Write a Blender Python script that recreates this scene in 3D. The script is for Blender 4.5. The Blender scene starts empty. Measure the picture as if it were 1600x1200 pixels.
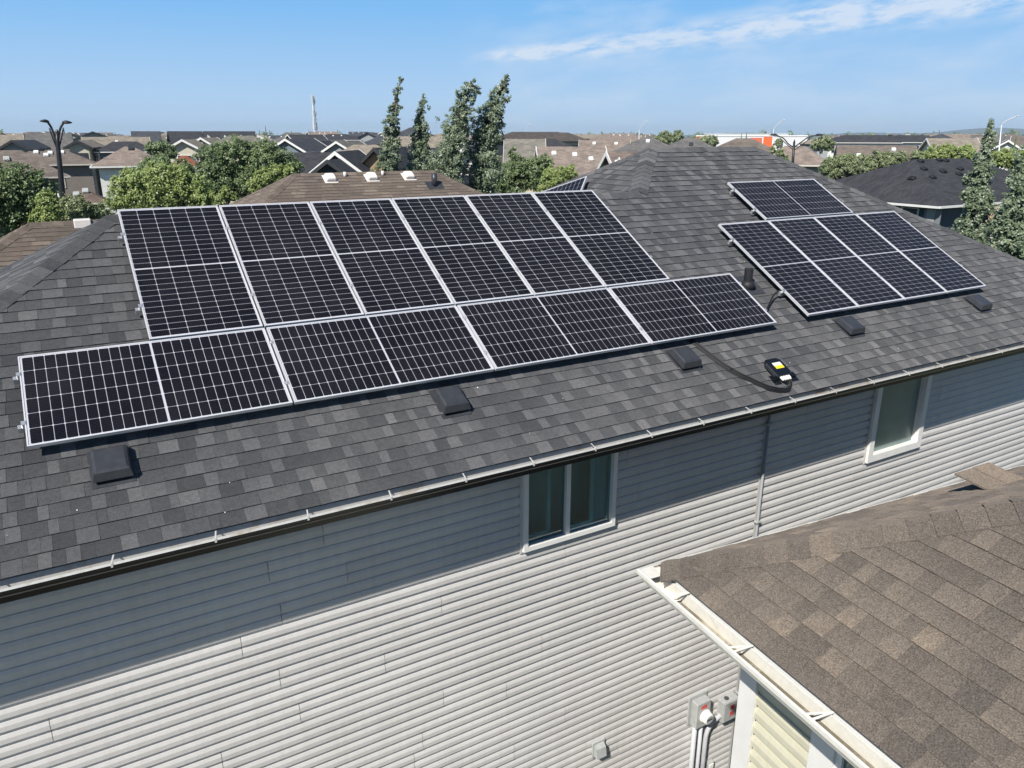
import bpy, math, random
from mathutils import Vector, Matrix
import numpy as np

R = math.radians
rnd = random.Random(7)
sc = bpy.context.scene

# ------------------------------------------------------------------ camera, sky, sun, exposure
CAM = Vector((.5158, -6.7761, 2.3398)); YAW = .5233; PITCH = -.3139; FPX = 1198.08
FW = Vector((math.sin(YAW)*math.cos(PITCH), math.cos(YAW)*math.cos(PITCH), math.sin(PITCH)))
RT = Vector((math.cos(YAW), -math.sin(YAW), 0)); UP = RT.cross(FW)
cd = bpy.data.cameras.new('camera'); cam = bpy.data.objects.new('camera', cd)
sc.collection.objects.link(cam); sc.camera = cam
cam.matrix_world = Matrix(((RT.x, UP.x, -FW.x, CAM.x), (RT.y, UP.y, -FW.y, CAM.y), (RT.z, UP.z, -FW.z, CAM.z), (0, 0, 0, 1)))
cd.sensor_fit = 'HORIZONTAL'; cd.sensor_width = 36; cd.lens = FPX/1600*36
cd.clip_start = .05; cd.clip_end = 20000

SUN_TO = Vector((-.84, -.538, 1.0)).normalized()
SUN_EL = math.asin(SUN_TO.z); SUN_AZ = math.atan2(SUN_TO.x, SUN_TO.y)
sl = bpy.data.lights.new('sun', 'SUN'); sl.energy = 4.6; sl.angle = R(.53); sl.color = (1, .955, .88)
so = bpy.data.objects.new('sun', sl); sc.collection.objects.link(so)
so.rotation_euler = (-SUN_TO).to_track_quat('-Z', 'Y').to_euler(); so.location = (0, -20, 40)

world = bpy.data.worlds.new('World'); sc.world = world; world.use_nodes = True
wn = world.node_tree; wn.nodes.clear()
def N(tree, typ, **kw):
    n = tree.nodes.new(typ)
    for k, v in kw.items():
        if k.startswith('in_'):
            key = k[3:]; key = int(key) if key.isdigit() else key.replace('_', ' ')
            n.inputs[key].default_value = v
        else: setattr(n, k, v)
    return n
def L(tree, a, b): tree.links.new(a, b)
def M2(tree, op, a, b=None, clamp=False):
    n = tree.nodes.new('ShaderNodeMath'); n.operation = op; n.use_clamp = clamp
    for i, x in enumerate((a, b)):
        if x is None: continue
        if isinstance(x, (int, float)): n.inputs[i].default_value = x
        else: tree.links.new(x, n.inputs[i])
    return n.outputs[0]
sky = N(wn, 'ShaderNodeTexSky'); sky.sky_type = 'NISHITA'; sky.sun_disc = False
sky.sun_elevation = SUN_EL; sky.sun_rotation = SUN_AZ; sky.altitude = 700
sky.air_density = 1.0; sky.dust_density = .35; sky.ozone_density = 2.2
hsv = N(wn, 'ShaderNodeHueSaturation', in_Hue=.5, in_Saturation=1.4, in_Value=1.0)
L(wn, sky.outputs[0], hsv.inputs['Color'])
# thin high cloud: a streak that climbs towards the east of the view, broken up by stretched noise
tc = N(wn, 'ShaderNodeTexCoord'); sep = N(wn, 'ShaderNodeSeparateXYZ'); L(wn, tc.outputs['Generated'], sep.inputs[0])
az = M2(wn, 'MULTIPLY', M2(wn, 'ARCTAN2', sep.outputs[0], sep.outputs[1]), 57.2958)
el = M2(wn, 'MULTIPLY', M2(wn, 'ARCSINE', sep.outputs[2]), 57.2958)
comb = N(wn, 'ShaderNodeCombineXYZ'); L(wn, M2(wn, 'MULTIPLY', az, .26), comb.inputs[0])
L(wn, M2(wn, 'SUBTRACT', M2(wn, 'MULTIPLY', el, .9), M2(wn, 'MULTIPLY', az, .085)), comb.inputs[1])
nz = N(wn, 'ShaderNodeTexNoise', in_Scale=1.9, in_Detail=9.0, in_Roughness=.6, in_Distortion=.15); L(wn, comb.outputs[0], nz.inputs['Vector'])
line = M2(wn, 'ADD', 5.15, M2(wn, 'MULTIPLY', M2(wn, 'SUBTRACT', az, 29), .088))
dist = M2(wn, 'SUBTRACT', el, line)
wid = M2(wn, 'ADD', .50, M2(wn, 'MULTIPLY', M2(wn, 'SUBTRACT', az, 29, ), .020))
gau = M2(wn, 'POWER', 2.718, M2(wn, 'MULTIPLY', M2(wn, 'POWER', M2(wn, 'ABSOLUTE', M2(wn, 'DIVIDE', dist, wid)), 2.0), -1))
ramp_az = N(wn, 'ShaderNodeMapRange', in_1=26.0, in_2=31.0, in_3=0.0, in_4=1.0); L(wn, az, ramp_az.inputs[0])
den = M2(wn, 'MULTIPLY', M2(wn, 'MULTIPLY', gau, ramp_az.outputs[0]), M2(wn, 'MULTIPLY', M2(wn, 'SUBTRACT', nz.outputs[0], .36, True), 2.6))
pf = N(wn, 'ShaderNodeMapRange', in_1=.36, in_2=.66, in_3=0.0, in_4=.7); L(wn, nz.outputs[0], pf.inputs[0])
puff = M2(wn, 'MULTIPLY', M2(wn, 'MULTIPLY', gau, ramp_az.outputs[0]), pf.outputs[0])
den = M2(wn, 'MINIMUM', M2(wn, 'ADD', M2(wn, 'MULTIPLY', den, .38), puff), .62)
# a broad faint veil of the same cirrus lower down
nz2 = N(wn, 'ShaderNodeTexNoise', in_Scale=.7, in_Detail=6.0, in_Roughness=.55); L(wn, comb.outputs[0], nz2.inputs['Vector'])
veil = M2(wn, 'MULTIPLY', M2(wn, 'MULTIPLY', M2(wn, 'SUBTRACT', nz2.outputs[0], .42, True), .9), ramp_az.outputs[0])
cl = M2(wn, 'MINIMUM', M2(wn, 'ADD', den, veil), .7)
mixc = N(wn, 'ShaderNodeMix'); mixc.data_type = 'RGBA'
gr_ = wn.nodes.new('ShaderNodeValToRGB'); ge = gr_.color_ramp.elements
while len(ge) < 4: ge.new(.5)
for i_, (p_, c_) in enumerate(((0, (.50, .69, .90)), (.12, (.44, .66, .92)), (.40, (.22, .52, .92)), (1, (.13, .36, .78)))): ge[i_].position = p_; ge[i_].color = (*c_, 1)
L(wn, M2(wn, 'DIVIDE', el, 20.0, True), gr_.inputs[0])
sc_ = N(wn, 'ShaderNodeVectorMath'); sc_.operation = 'SCALE'; L(wn, gr_.outputs[0], sc_.inputs[0]); sc_.inputs['Scale'].default_value = 1/.0726
lowm = N(wn, 'ShaderNodeMapRange', in_1=9.0, in_2=26.0, in_3=1.0, in_4=0.0); L(wn, el, lowm.inputs[0])
low = N(wn, 'ShaderNodeMix'); low.data_type = 'RGBA'; L(wn, lowm.outputs[0], low.inputs[0]); L(wn, hsv.outputs[0], low.inputs[6]); L(wn, sc_.outputs[0], low.inputs[7])
L(wn, cl, mixc.inputs[0]); L(wn, low.outputs[2], mixc.inputs[6]); mixc.inputs[7].default_value = (11.2, 11.9, 13.0, 1)
bg = N(wn, 'ShaderNodeBackground', in_Strength=.055); L(wn, mixc.outputs[2], bg.inputs[0])
wo = N(wn, 'ShaderNodeOutputWorld'); L(wn, bg.outputs[0], wo.inputs[0])

sc.view_settings.view_transform = 'Standard'; sc.view_settings.look = 'None'
sc.view_settings.exposure = 0.4; sc.view_settings.gamma = 1; sc.view_settings.use_curve_mapping = False
sc.render.engine = 'CYCLES'; sc.cycles.max_bounces = 5; sc.cycles.diffuse_bounces = 3; sc.cycles.glossy_bounces = 3; sc.cycles.transmission_bounces = 3; sc.cycles.volume_bounces = 0; sc.cycles.transparent_max_bounces = 12
sc.cycles.use_adaptive_sampling = True; sc.cycles.adaptive_threshold = .02
sc.cycles.use_denoising = True; sc.cycles.caustics_reflective = False; sc.cycles.caustics_refractive = False

# ------------------------------------------------------------------ geometry of the site
GROUND = -7.6
TH = .5201; TT = math.tan(TH); OFF = .15           # roof pitch and how far the panels stand off it
VS = Vector((0, math.cos(TH), math.sin(TH)))        # up the main slope
NS = Vector((0, -math.sin(TH), math.cos(TH)))       # normal of the main slope
def ray(px, py): return FW + RT*((px-800)/FPX) - UP*((py-600)/FPX)
def on_plane(px, py, p0, n):
    d = ray(px, py); return CAM + d*((Vector(p0)-CAM).dot(n)/d.dot(n))
def on_roof(px, py, h=0.): return on_plane(px, py, NS*(h-OFF), NS)   # h above the shingles
def on_wall(px, py, y): return on_plane(px, py, (0, y, 0), Vector((0, 1, 0)))
def far(px, py, d):
    r = ray(px, py); return CAM + r*(d/math.hypot(r.x, r.y))
def roof_z(y): return y*TT - OFF/math.cos(TH)
def depth_px(p):
    d = Vector(p)-CAM; z = d.dot(FW)
    return z, 800+FPX*d.dot(RT)/z, 600-FPX*d.dot(UP)/z

# ------------------------------------------------------------------ materials
MATS = {}
def principled(name):
    m = bpy.data.materials.new(name); m.use_nodes = True; t = m.node_tree
    return m, t, t.nodes['Principled BSDF']
def ramp(t, stops, fac):
    r = t.nodes.new('ShaderNodeValToRGB'); e = r.color_ramp.elements
    while len(e) < len(stops): e.new(.5)
    for i, (p, c) in enumerate(stops): e[i].position = p; e[i].color = (*c, 1)
    t.links.new(fac, r.inputs[0]); return r.outputs[0]
def mixcol(t, a, b, fac, mode='MIX'):
    n = t.nodes.new('ShaderNodeMix'); n.data_type = 'RGBA'; n.blend_type = mode
    for i, x in ((0, fac), (6, a), (7, b)):
        if isinstance(x, (int, float)): n.inputs[i].default_value = x
        elif isinstance(x, tuple): n.inputs[i].default_value = (*x, 1)
        else: t.links.new(x, n.inputs[i])
    return n.outputs[2]
def noise(t, scale, detail=4, rough=.55, vec=None, coord='Object'):
    n = t.nodes.new('ShaderNodeTexNoise'); n.inputs['Scale'].default_value = scale
    n.inputs['Detail'].default_value = detail; n.inputs['Roughness'].default_value = rough
    if vec is None:
        c = t.nodes.new('ShaderNodeTexCoord'); vec = c.outputs[coord]
    t.links.new(vec, n.inputs['Vector']); return n.outputs[0]
def plain(name, col, rough=.6, metal=0., var=.12, scale=9., coat=0., bump=0.):
    """one colour with a little mottling"""
    if name in MATS: return MATS[name]
    m, t, b = principled(name)
    n = noise(t, scale)
    lo = tuple(c*(1-var) for c in col); hi = tuple(min(1, c*(1+var)) for c in col)
    L(t, ramp(t, [(.3, lo), (.7, hi)], n), b.inputs['Base Color'])
    b.inputs['Roughness'].default_value = rough; b.inputs['Metallic'].default_value = metal
    b.inputs['Coat Weight'].default_value = coat
    if bump:
        bp = t.nodes.new('ShaderNodeBump'); bp.inputs['Strength'].default_value = bump; bp.inputs['Distance'].default_value = .01
        L(t, noise(t, scale*8), bp.inputs['Height']); L(t, bp.outputs[0], b.inputs['Normal'])
    MATS[name] = m; return m
def shingle_mat(name, stops, speck=.30, grain=95.):
    m, t, b = principled(name)
    at = t.nodes.new('ShaderNodeAttribute'); at.attribute_name = 'tone'
    geo = t.nodes.new('ShaderNodeNewGeometry')
    base = ramp(t, stops, at.outputs['Fac'])
    g = noise(t, grain, 3, .7, vec=geo.outputs['Position'])
    g2 = noise(t, grain*.28, 3, .6, vec=geo.outputs['Position'])
    gr = ramp(t, [(.28, (1-speck,)*3), (.5, (1, 1, 1)), (.74, (1+speck*1.2,)*3)], g)
    c = mixcol(t, base, gr, 1., 'MULTIPLY')
    c = mixcol(t, c, ramp(t, [(.3, (.86,)*3), (.7, (1.12,)*3)], g2), 1., 'MULTIPLY')
    st = noise(t, .55, 5, .6, vec=geo.outputs['Position'])
    c = mixcol(t, c, ramp(t, [(.32, (.86, .86, .88)), (.68, (1.12, 1.1, 1.07))], st), 1., 'MULTIPLY')
    L(t, c, b.inputs['Base Color']); b.inputs['Roughness'].default_value = .92
    b.inputs['Diffuse Roughness'].default_value = 1.
    b.inputs['Specular IOR Level'].default_value = .25
    bp = t.nodes.new('ShaderNodeBump'); bp.inputs['Strength'].default_value = .5; bp.inputs['Distance'].default_value = .004
    L(t, g, bp.inputs['Height']); L(t, bp.outputs[0], b.inputs['Normal'])
    return m
M_SH = shingle_mat('charcoal_shingle', [(0, (.058, .060, .065)), (.42, (.084, .0855, .090)), (.7, (.108, .109, .114)), (1, (.133, .133, .137))])
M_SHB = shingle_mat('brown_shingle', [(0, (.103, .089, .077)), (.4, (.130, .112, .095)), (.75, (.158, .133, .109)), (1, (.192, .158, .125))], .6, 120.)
M_SHR = shingle_mat('weathered_brown_shingle', [(0, (.12, .098, .082)), (.5, (.160, .130, .107)), (1, (.205, .168, .138))], .2, 40.)

def far_roof(name, col):
    """roofs too far away to pick out shingles: courses and blotches as fine relief and colour"""
    if name in MATS: return MATS[name]
    m, t, b = principled(name)
    c = t.nodes.new('ShaderNodeTexCoord')
    br = t.nodes.new('ShaderNodeTexBrick'); br.inputs['Scale'].default_value = 1.
    br.inputs['Brick Width'].default_value = .32; br.inputs['Row Height'].default_value = .12; br.inputs['Mortar Size'].default_value = .006
    br.inputs['Color1'].default_value = (*[x*.82 for x in col], 1); br.inputs['Color2'].default_value = (*[x*1.2 for x in col], 1)
    br.inputs['Mortar'].default_value = (*[x*.6 for x in col], 1)
    L(t, c.outputs['Object'], br.inputs['Vector'])
    n = noise(t, 1.6, 6, .6)
    cc = mixcol(t, br.outputs['Color'], ramp(t, [(.3, (.8, .8, .82)), (.7, (1.2, 1.17, 1.13))], n), 1., 'MULTIPLY')
    L(t, cc, b.inputs['Base Color']); b.inputs['Roughness'].default_value = .95; b.inputs['Specular IOR Level'].default_value = .15
    MATS[name] = m; return m
def siding_mat(name, col):
    m, t, b = principled(name)
    oi = t.nodes.new('ShaderNodeObjectInfo'); geo = t.nodes.new('ShaderNodeNewGeometry')
    c = ramp(t, [(0, tuple(x*.965 for x in col)), (1, tuple(min(1, x*1.035) for x in col))], oi.outputs['Random'])
    n = noise(t, 1.1, 6, .65, vec=geo.outputs['Position'])
    c = mixcol(t, c, ramp(t, [(.3, (.93, .925, .92)), (.65, (1.02, 1.02, 1.02))], n), 1., 'MULTIPLY')
    mp = t.nodes.new('ShaderNodeMapping'); mp.inputs['Scale'].default_value = (9, 9, .6); L(t, geo.outputs['Position'], mp.inputs[0])
    n2 = noise(t, 2., 5, .6, vec=mp.outputs[0])
    c = mixcol(t, c, ramp(t, [(.35, (.95, .945, .935)), (.6, (1.01, 1.01, 1.01))], n2), 1., 'MULTIPLY')
    L(t, c, b.inputs['Base Color']); b.inputs['Roughness'].default_value = .55
    b.inputs['Specular IOR Level'].default_value = .35
    return m
M_SID = siding_mat('grey_vinyl', (.56, .548, .535))
M_SIDC = siding_mat('cream_vinyl', (.56, .54, .42))
M_BLACK = plain('black_paint', (.0065, .008, .012), .3, var=.25, scale=14)
M_LINING = None
def stained(name, col, stain, rough=.4, th=.58, sx=1.2):
    m, t, b = principled(name)
    geo = t.nodes.new('ShaderNodeNewGeometry')
    n = noise(t, sx, 6, .7, vec=geo.outputs['Position']); n2 = noise(t, 30, 3, .6, vec=geo.outputs['Position'])
    f = ramp(t, [(th, (0, 0, 0)), (th+.12, (.75, .75, .75))], n)
    c = mixcol(t, col, stain, f)
    c = mixcol(t, c, ramp(t, [(.3, (.92,)*3), (.7, (1.04,)*3)], n2), 1., 'MULTIPLY')
    L(t, c, b.inputs['Base Color']); b.inputs['Roughness'].default_value = rough
    return m
M_LINING = stained('gutter_inside', (.56, .555, .53), (.34, .26, .17), .45, .54, 1.6)
M_CREAMG = stained('cream_gutter', (.76, .735, .66), (.5, .44, .34), .45, .6, 2.2)
M_WHITE = plain('white_vinyl', (.78, .775, .75), .45, var=.05, scale=6)
M_TRIMW = plain('white_trim', (.72, .71, .68), .5, var=.06, scale=5)
M_ALU = plain('anodised_frame', (.80, .80, .81), .38, metal=.35, var=.04, scale=20)
M_ALU2 = plain('bare_aluminium', (.72, .72, .73), .35, metal=.7, var=.06, scale=30)
M_BACK = plain('white_backsheet', (.60, .60, .63), .5, var=.03, scale=20)
M_HOOD = plain('charcoal_plastic', (.042, .045, .052), .40, var=.18, scale=12)
M_BLKP = plain('black_pipe', (.016, .017, .02), .6, var=.2, scale=20)
M_HOODD = plain('dark_grille', (.011, .011, .012), .6, var=.2)
M_CABLE = plain('black_cable', (.008, .008, .009), .55, var=.2, scale=30)
M_GREYM = plain('grey_enamel', (.40, .41, .40), .5, var=.1, scale=14)
M_PVC = plain('grey_conduit', (.50, .505, .53), .5, var=.06, scale=12)
M_RED = plain('red_sticker', (.62, .09, .08), .5, var=.3, scale=60)
M_YEL = plain('yellow_sticker', (.82, .66, .04), .5, var=.08, scale=60)
M_WST = plain('white_sticker', (.85, .84, .78), .5, var=.05, scale=40)
M_DARK = plain('dark_inside', (.05, .055, .05), .9, var=.3, scale=3)
M_STEM = plain('bark', (.085, .068, .05), .95, var=.35, scale=25)
M_LAMP = plain('black_lamp_steel', (.014, .015, .018), .45, var=.2, scale=5)
M_PALE = plain('galvanised', (.62, .64, .66), .45, metal=.2, var=.06)
# solar cell: dark silicon with thin silver wires
m, t, b = principled('silicon_cell')
c_ = t.nodes.new('ShaderNodeTexCoord'); sp_ = t.nodes.new('ShaderNodeSeparateXYZ'); L(t, c_.outputs['Object'], sp_.inputs[0])
w = M2(t, 'PINGPONG', M2(t, 'ADD', sp_.outputs[1], .5), .0092)
f = M2(t, 'GREATER_THAN', w, .00855)
oi = t.nodes.new('ShaderNodeObjectInfo')
base = ramp(t, [(0, (.0045, .0043, .0065)), (1, (.0095, .0086, .012))], oi.outputs['Random'])
L(t, mixcol(t, base, (.07, .07, .085), M2(t, 'MULTIPLY', f, .8)), b.inputs['Base Color'])
b.inputs['Roughness'].default_value = .35; b.inputs['Specular IOR Level'].default_value = .08
M_CELL = m
def pane_mat(name, tint, refl=1., rough=.02):
    m = bpy.data.materials.new(name); m.use_nodes = True; t = m.node_tree; t.nodes.clear()
    o = t.nodes.new('ShaderNodeOutputMaterial'); mx = t.nodes.new('ShaderNodeMixShader')
    tr = t.nodes.new('ShaderNodeBsdfTransparent'); tr.inputs[0].default_value = (*tint, 1)
    gl = t.nodes.new('ShaderNodeBsdfGlossy'); gl.inputs['Roughness'].default_value = rough
    lw = t.nodes.new('ShaderNodeLayerWeight'); lw.inputs[0].default_value = .5
    fz = M2(t, 'ADD', .04, M2(t, 'MULTIPLY', M2(t, 'POWER', lw.outputs['Facing'], 5.0), .96))
    L(t, M2(t, 'MULTIPLY', fz, refl, True), mx.inputs[0]); L(t, tr.outputs[0], mx.inputs[1]); L(t, gl.outputs[0], mx.inputs[2]); L(t, mx.outputs[0], o.inputs[0])
    return m
M_PVG = pane_mat('solar_glass', (.97, .97, .98), .36, .07)
t = M_PVG.node_tree; om_ = [n for n in t.nodes if n.type == 'OUTPUT_MATERIAL'][0]; mx_ = [n for n in t.nodes if n.type == 'MIX_SHADER'][0]
df_ = t.nodes.new('ShaderNodeBsdfDiffuse'); df_.inputs[0].default_value = (.42, .41, .39, 1); m2_ = t.nodes.new('ShaderNodeMixShader')
g_ = t.nodes.new('ShaderNodeNewGeometry')
L(t, M2(t, 'MULTIPLY', M2(t, 'SUBTRACT', noise(t, 1.4, 6, .65, vec=g_.outputs['Position']), .38, True), .03), m2_.inputs[0])
L(t, mx_.outputs[0], m2_.inputs[1]); L(t, df_.outputs[0], m2_.inputs[2]); L(t, m2_.outputs[0], om_.inputs[0])
M_PANE = pane_mat('window_glass', (.60, .82, .84), 2.6, .015)
M_FARP = plain('far_glass', (.03, .038, .045), .12, var=.4, scale=1.5)
m, t, b = principled('frosted_glass')
g_ = t.nodes.new('ShaderNodeNewGeometry')
L(t, ramp(t, [(.3, (.14, .205, .20)), (.6, (.20, .265, .245)), (.8, (.29, .33, .28))], noise(t, 1.7, 3, .5, vec=g_.outputs['Position'])), b.inputs['Base Color'])
b.inputs['Roughness'].default_value = .28; b.inputs['Specular IOR Level'].default_value = .6
M_FROST = m
def leaf_mat(name, dark, light, pale):
    m = bpy.data.materials.new(name); m.use_nodes = True; t = m.node_tree; b = t.nodes['Principled BSDF']
    at = t.nodes.new('ShaderNodeAttribute'); at.attribute_name = 'tone'
    c = ramp(t, [(0, dark), (.6, light), (1, pale)], at.outputs['Fac'])
    L(t, c, b.inputs['Base Color']); b.inputs['Roughness'].default_value = .42
    b.inputs['Specular IOR Level'].default_value = .5
    tl = t.nodes.new('ShaderNodeBsdfTranslucent'); L(t, c, tl.inputs[0])
    mx = t.nodes.new('ShaderNodeMixShader'); mx.inputs[0].default_value = .27
    o = t.nodes['Material Output']; L(t, b.outputs[0], mx.inputs[1]); L(t, tl.outputs[0], mx.inputs[2]); L(t, mx.outputs[0], o.inputs[0])
    return m
LF_POP = leaf_mat('poplar_leaf', (.085, .125, .07), (.20, .255, .145), (.52, .57, .44))
LF_DK = leaf_mat('dark_leaf', (.08, .125, .05), (.165, .23, .09), (.34, .40, .2))
LF_LT = leaf_mat('bright_leaf', (.15, .205, .06), (.29, .36, .11), (.43, .5, .2))
LF_OL = leaf_mat('olive_leaf', (.12, .155, .07), (.23, .275, .13), (.37, .41, .22))

# ------------------------------------------------------------------ mesh helpers
C = sc.collection
class MB:
    def __init__(s): s.v = []; s.f = []; s.t = []; s.tv = []
    def poly(s, pts, tone=.5):
        i = len(s.v); s.v += [tuple(p) for p in pts]; s.f.append(tuple(range(i, i+len(pts)))); s.t.append(tone); return s
    def box(s, a, b, M=None, tone=.5):
        x0, y0, z0 = a; x1, y1, z1 = b
        q = [(x0, y0, z0), (x1, y0, z0), (x1, y1, z0), (x0, y1, z0), (x0, y0, z1), (x1, y0, z1), (x1, y1, z1), (x0, y1, z1)]
        return s.hexa(q, M, tone)
    def hexa(s, q, M=None, tone=.5):
        if M is not None: q = [M @ Vector(p) for p in q]
        i = len(s.v); s.v += [tuple(p) for p in q]
        for f in ((3, 2, 1, 0), (4, 5, 6, 7), (0, 1, 5, 4), (1, 2, 6, 5), (2, 3, 7, 6), (3, 0, 4, 7)):
            s.f.append(tuple(i+k for k in f)); s.t.append(tone)
        return s
    def bevbox(s, a, b, c, M=None, tone=.5):
        """box with its vertical (z) corners cut and top edges chamfered"""
        x0, y0, z0 = a; x1, y1, z1 = b
        ring = [(x0+c, y0), (x1-c, y0), (x1, y0+c), (x1, y1-c), (x1-c, y1), (x0+c, y1), (x0, y1-c), (x0, y0+c)]
        cx, cy = (x0+x1)/2, (y0+y1)/2
        def inset(p, d): return (p[0]+(d if p[0] < cx else -d), p[1]+(d if p[1] < cy else -d))
        lay = [[(*p, z0) for p in ring], [(*p, z1-c) for p in ring], [(*inset(p, c*.7), z1) for p in ring]]
        return s.loft(lay, M, True, tone)
    def loft(s, rings, M=None, caps=True, tone=.5, closed=True):
        i = len(s.v); n = len(rings[0])
        for r in rings:
            s.v += [tuple(M @ Vector(p)) if M is not None else tuple(p) for p in r]
        for k in range(len(rings)-1):
            for j in range(n if closed else n-1):
                a = i+k*n+j; b = i+k*n+(j+1) % n
                s.f.append((a, b, b+n, a+n)); s.t.append(tone)
        if caps:
            s.f.append(tuple(i+j for j in reversed(range(n)))); s.t.append(tone)
            s.f.append(tuple(i+(len(rings)-1)*n+j for j in range(n))); s.t.append(tone)
        return s
    def tube(s, pts, r, n=8, tone=.5):
        pts = [Vector(p) for p in pts]; rs = r if isinstance(r, (list, tuple)) else [r]*len(pts)
        rings = []; ref = None
        for k, p in enumerate(pts):
            d = (pts[min(k+1, len(pts)-1)]-pts[max(k-1, 0)]).normalized()
            if ref is None: ref = Vector((1, 0, 0)) if abs(d.x) < .8 else Vector((0, 1, 0))
            a = (ref-d*ref.dot(d)).normalized(); b = d.cross(a); ref = a
            rings.append([p+(a*math.cos(2*math.pi*j/n)+b*math.sin(2*math.pi*j/n))*rs[k] for j in range(n)])
        return s.loft(rings, None, True, tone)
    def mesh(s, name, mat, smooth=False):
        me = bpy.data.meshes.new(name); me.from_pydata(s.v, [], s.f)
        a = me.attributes.new('tone', 'FLOAT', 'POINT' if s.tv else 'FACE'); a.data.foreach_set('value', s.tv or s.t)
        me.materials.append(mat)
        if smooth: me.shade_smooth()
        me.update(); return me
    def build(s, name, mat, parent=None, smooth=False, kind=None, label=None):
        return link(name, s.mesh(name, mat, smooth), parent, kind, label)
def link(name, me, parent=None, kind=None, label=None):
    o = bpy.data.objects.new(name, me); C.objects.link(o)
    if parent is not None:
        o.parent = parent
        o.matrix_parent_inverse = WORLD[parent.name].inverted()
    WORLD[o.name] = Matrix.Identity(4)
    if kind: o['kind'] = kind
    if label: o['label'] = label
    return o
WORLD = {}
def thing(name, label, cat, loc=(0, 0, 0), group=None, M=None):
    """an Empty at the thing's base; parts are modelled in world space unless M is given"""
    o = bpy.data.objects.new(name, None); C.objects.link(o); o.empty_display_size = .2
    m = M if M is not None else Matrix.Translation(loc)
    o.matrix_world = m; WORLD[o.name] = m.copy()
    o['label'] = label; o['category'] = cat
    if group: o['group'] = group
    return o
def local(name, me, parent, loc=(0, 0, 0), kind=None, label=None):
    """a part modelled in its thing's own frame"""
    o = bpy.data.objects.new(name, me); C.objects.link(o); o.parent = parent; o.location = loc
    WORLD[o.name] = Matrix.Identity(4)
    if kind: o['kind'] = kind
    if label: o['label'] = label
    return o
def frame(o, x, y, z):
    return Matrix(((x[0], y[0], z[0], o[0]), (x[1], y[1], z[1], o[1]), (x[2], y[2], z[2], o[2]), (0, 0, 0, 1)))

# ------------------------------------------------------------------ the setting: ground and far terrain
def ground_mat():
    m, t, b = principled('prairie_ground')
    geo = t.nodes.new('ShaderNodeNewGeometry')
    c = ramp(t, [(.35, (.06, .085, .03)), (.5, (.10, .11, .05)), (.62, (.16, .14, .09)), (.72, (.09, .09, .085))], noise(t, .02, 8, .6, vec=geo.outputs['Position']))
    c = mixcol(t, c, ramp(t, [(.3, (.7,)*3), (.7, (1.25,)*3)], noise(t, .8, 5, .6, vec=geo.outputs['Position'])), 1., 'MULTIPLY')
    L(t, c, b.inputs['Base Color']); b.inputs['Roughness'].default_value = 1; return m
g = MB(); S = 7000
g.poly([(-S, -S, GROUND), (S, -S, GROUND), (S, S, GROUND), (-S, S, GROUND)]).build('ground', ground_mat(), kind='structure')
# ------------------------------------------------------------------ shingled roof faces
EXPO = .1435
def clip(poly, conv):
    for i in range(len(conv)):
        a = conv[i]; b = conv[(i+1) % len(conv)]; out = []
        def side(p): return (b[0]-a[0])*(p[1]-a[1])-(b[1]-a[1])*(p[0]-a[0])
        for k in range(len(poly)):
            p, q = poly[k], poly[(k+1) % len(poly)]; sp, sq = side(p), side(q)
            if sp >= 0: out.append(p)
            if (sp >= 0) != (sq >= 0):
                t_ = sp/(sp-sq); out.append((p[0]+(q[0]-p[0])*t_, p[1]+(q[1]-p[1])*t_))
        poly = out
        if len(poly) < 3: return []
    return poly
def tabs(O, U, V, zone, vmax, rg, umin, umax, wmin=.075, wmax=.20, vstart=0., expo=EXPO):
    """laminated shingle tabs on a slope: O at the eave, U along it, V up it; zone(v) gives the convex outline for a course"""
    Nn = U.cross(V); out = []; v = vstart; row = 0
    while v < vmax:
        u = umin - rg.random()*.4; kind = rg.random() < .5; run = 0.
        conv = zone(v)
        while u < umax:
            w_ = rg.uniform(wmin, wmax)*(1.15 if kind else .9)
            p = clip([(u, v), (u+w_-.0015, v), (u+w_-.0015, v+expo+.012), (u, v+expo+.012)], conv)
            if p:
                area = abs(sum(p[i][0]*p[(i+1) % len(p)][1]-p[(i+1) % len(p)][0]*p[i][1] for i in range(len(p))))/2
                if area > .0015:
                    # dark lower layer and the thicker, lighter-toned tabs on top of it
                    tone = min(1, max(0, (rg.gauss(.27, .15) if kind else rg.gauss(.62, .19))))
                    lift = .0095+(.0 if kind else .0045)+rg.uniform(-.001, .0015)
                    cu = sum(a[0] for a in p)/len(p); cv = sum(a[1] for a in p)/len(p)
                    def H(vv): return lift*(1-min(1, max(0, (vv-v)/(expo+.012))))+.0012
                    tilt = rg.uniform(-.0008, .0008)
                    top = [O+U*a[0]+V*a[1]+Nn*(H(a[1])+tilt*(a[0]-u)/w_) for a in p]
                    bot = [O+U*a[0]+V*a[1]-Nn*.004 for a in p]
                    out.append((top, bot, tone, area, O+U*cu+V*cv, row, [(a[1]-v)/(expo+.012) for a in p]))
            u += w_; kind = not kind if rg.random() < .8 else kind
        v += expo; row += 1
    return out
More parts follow.
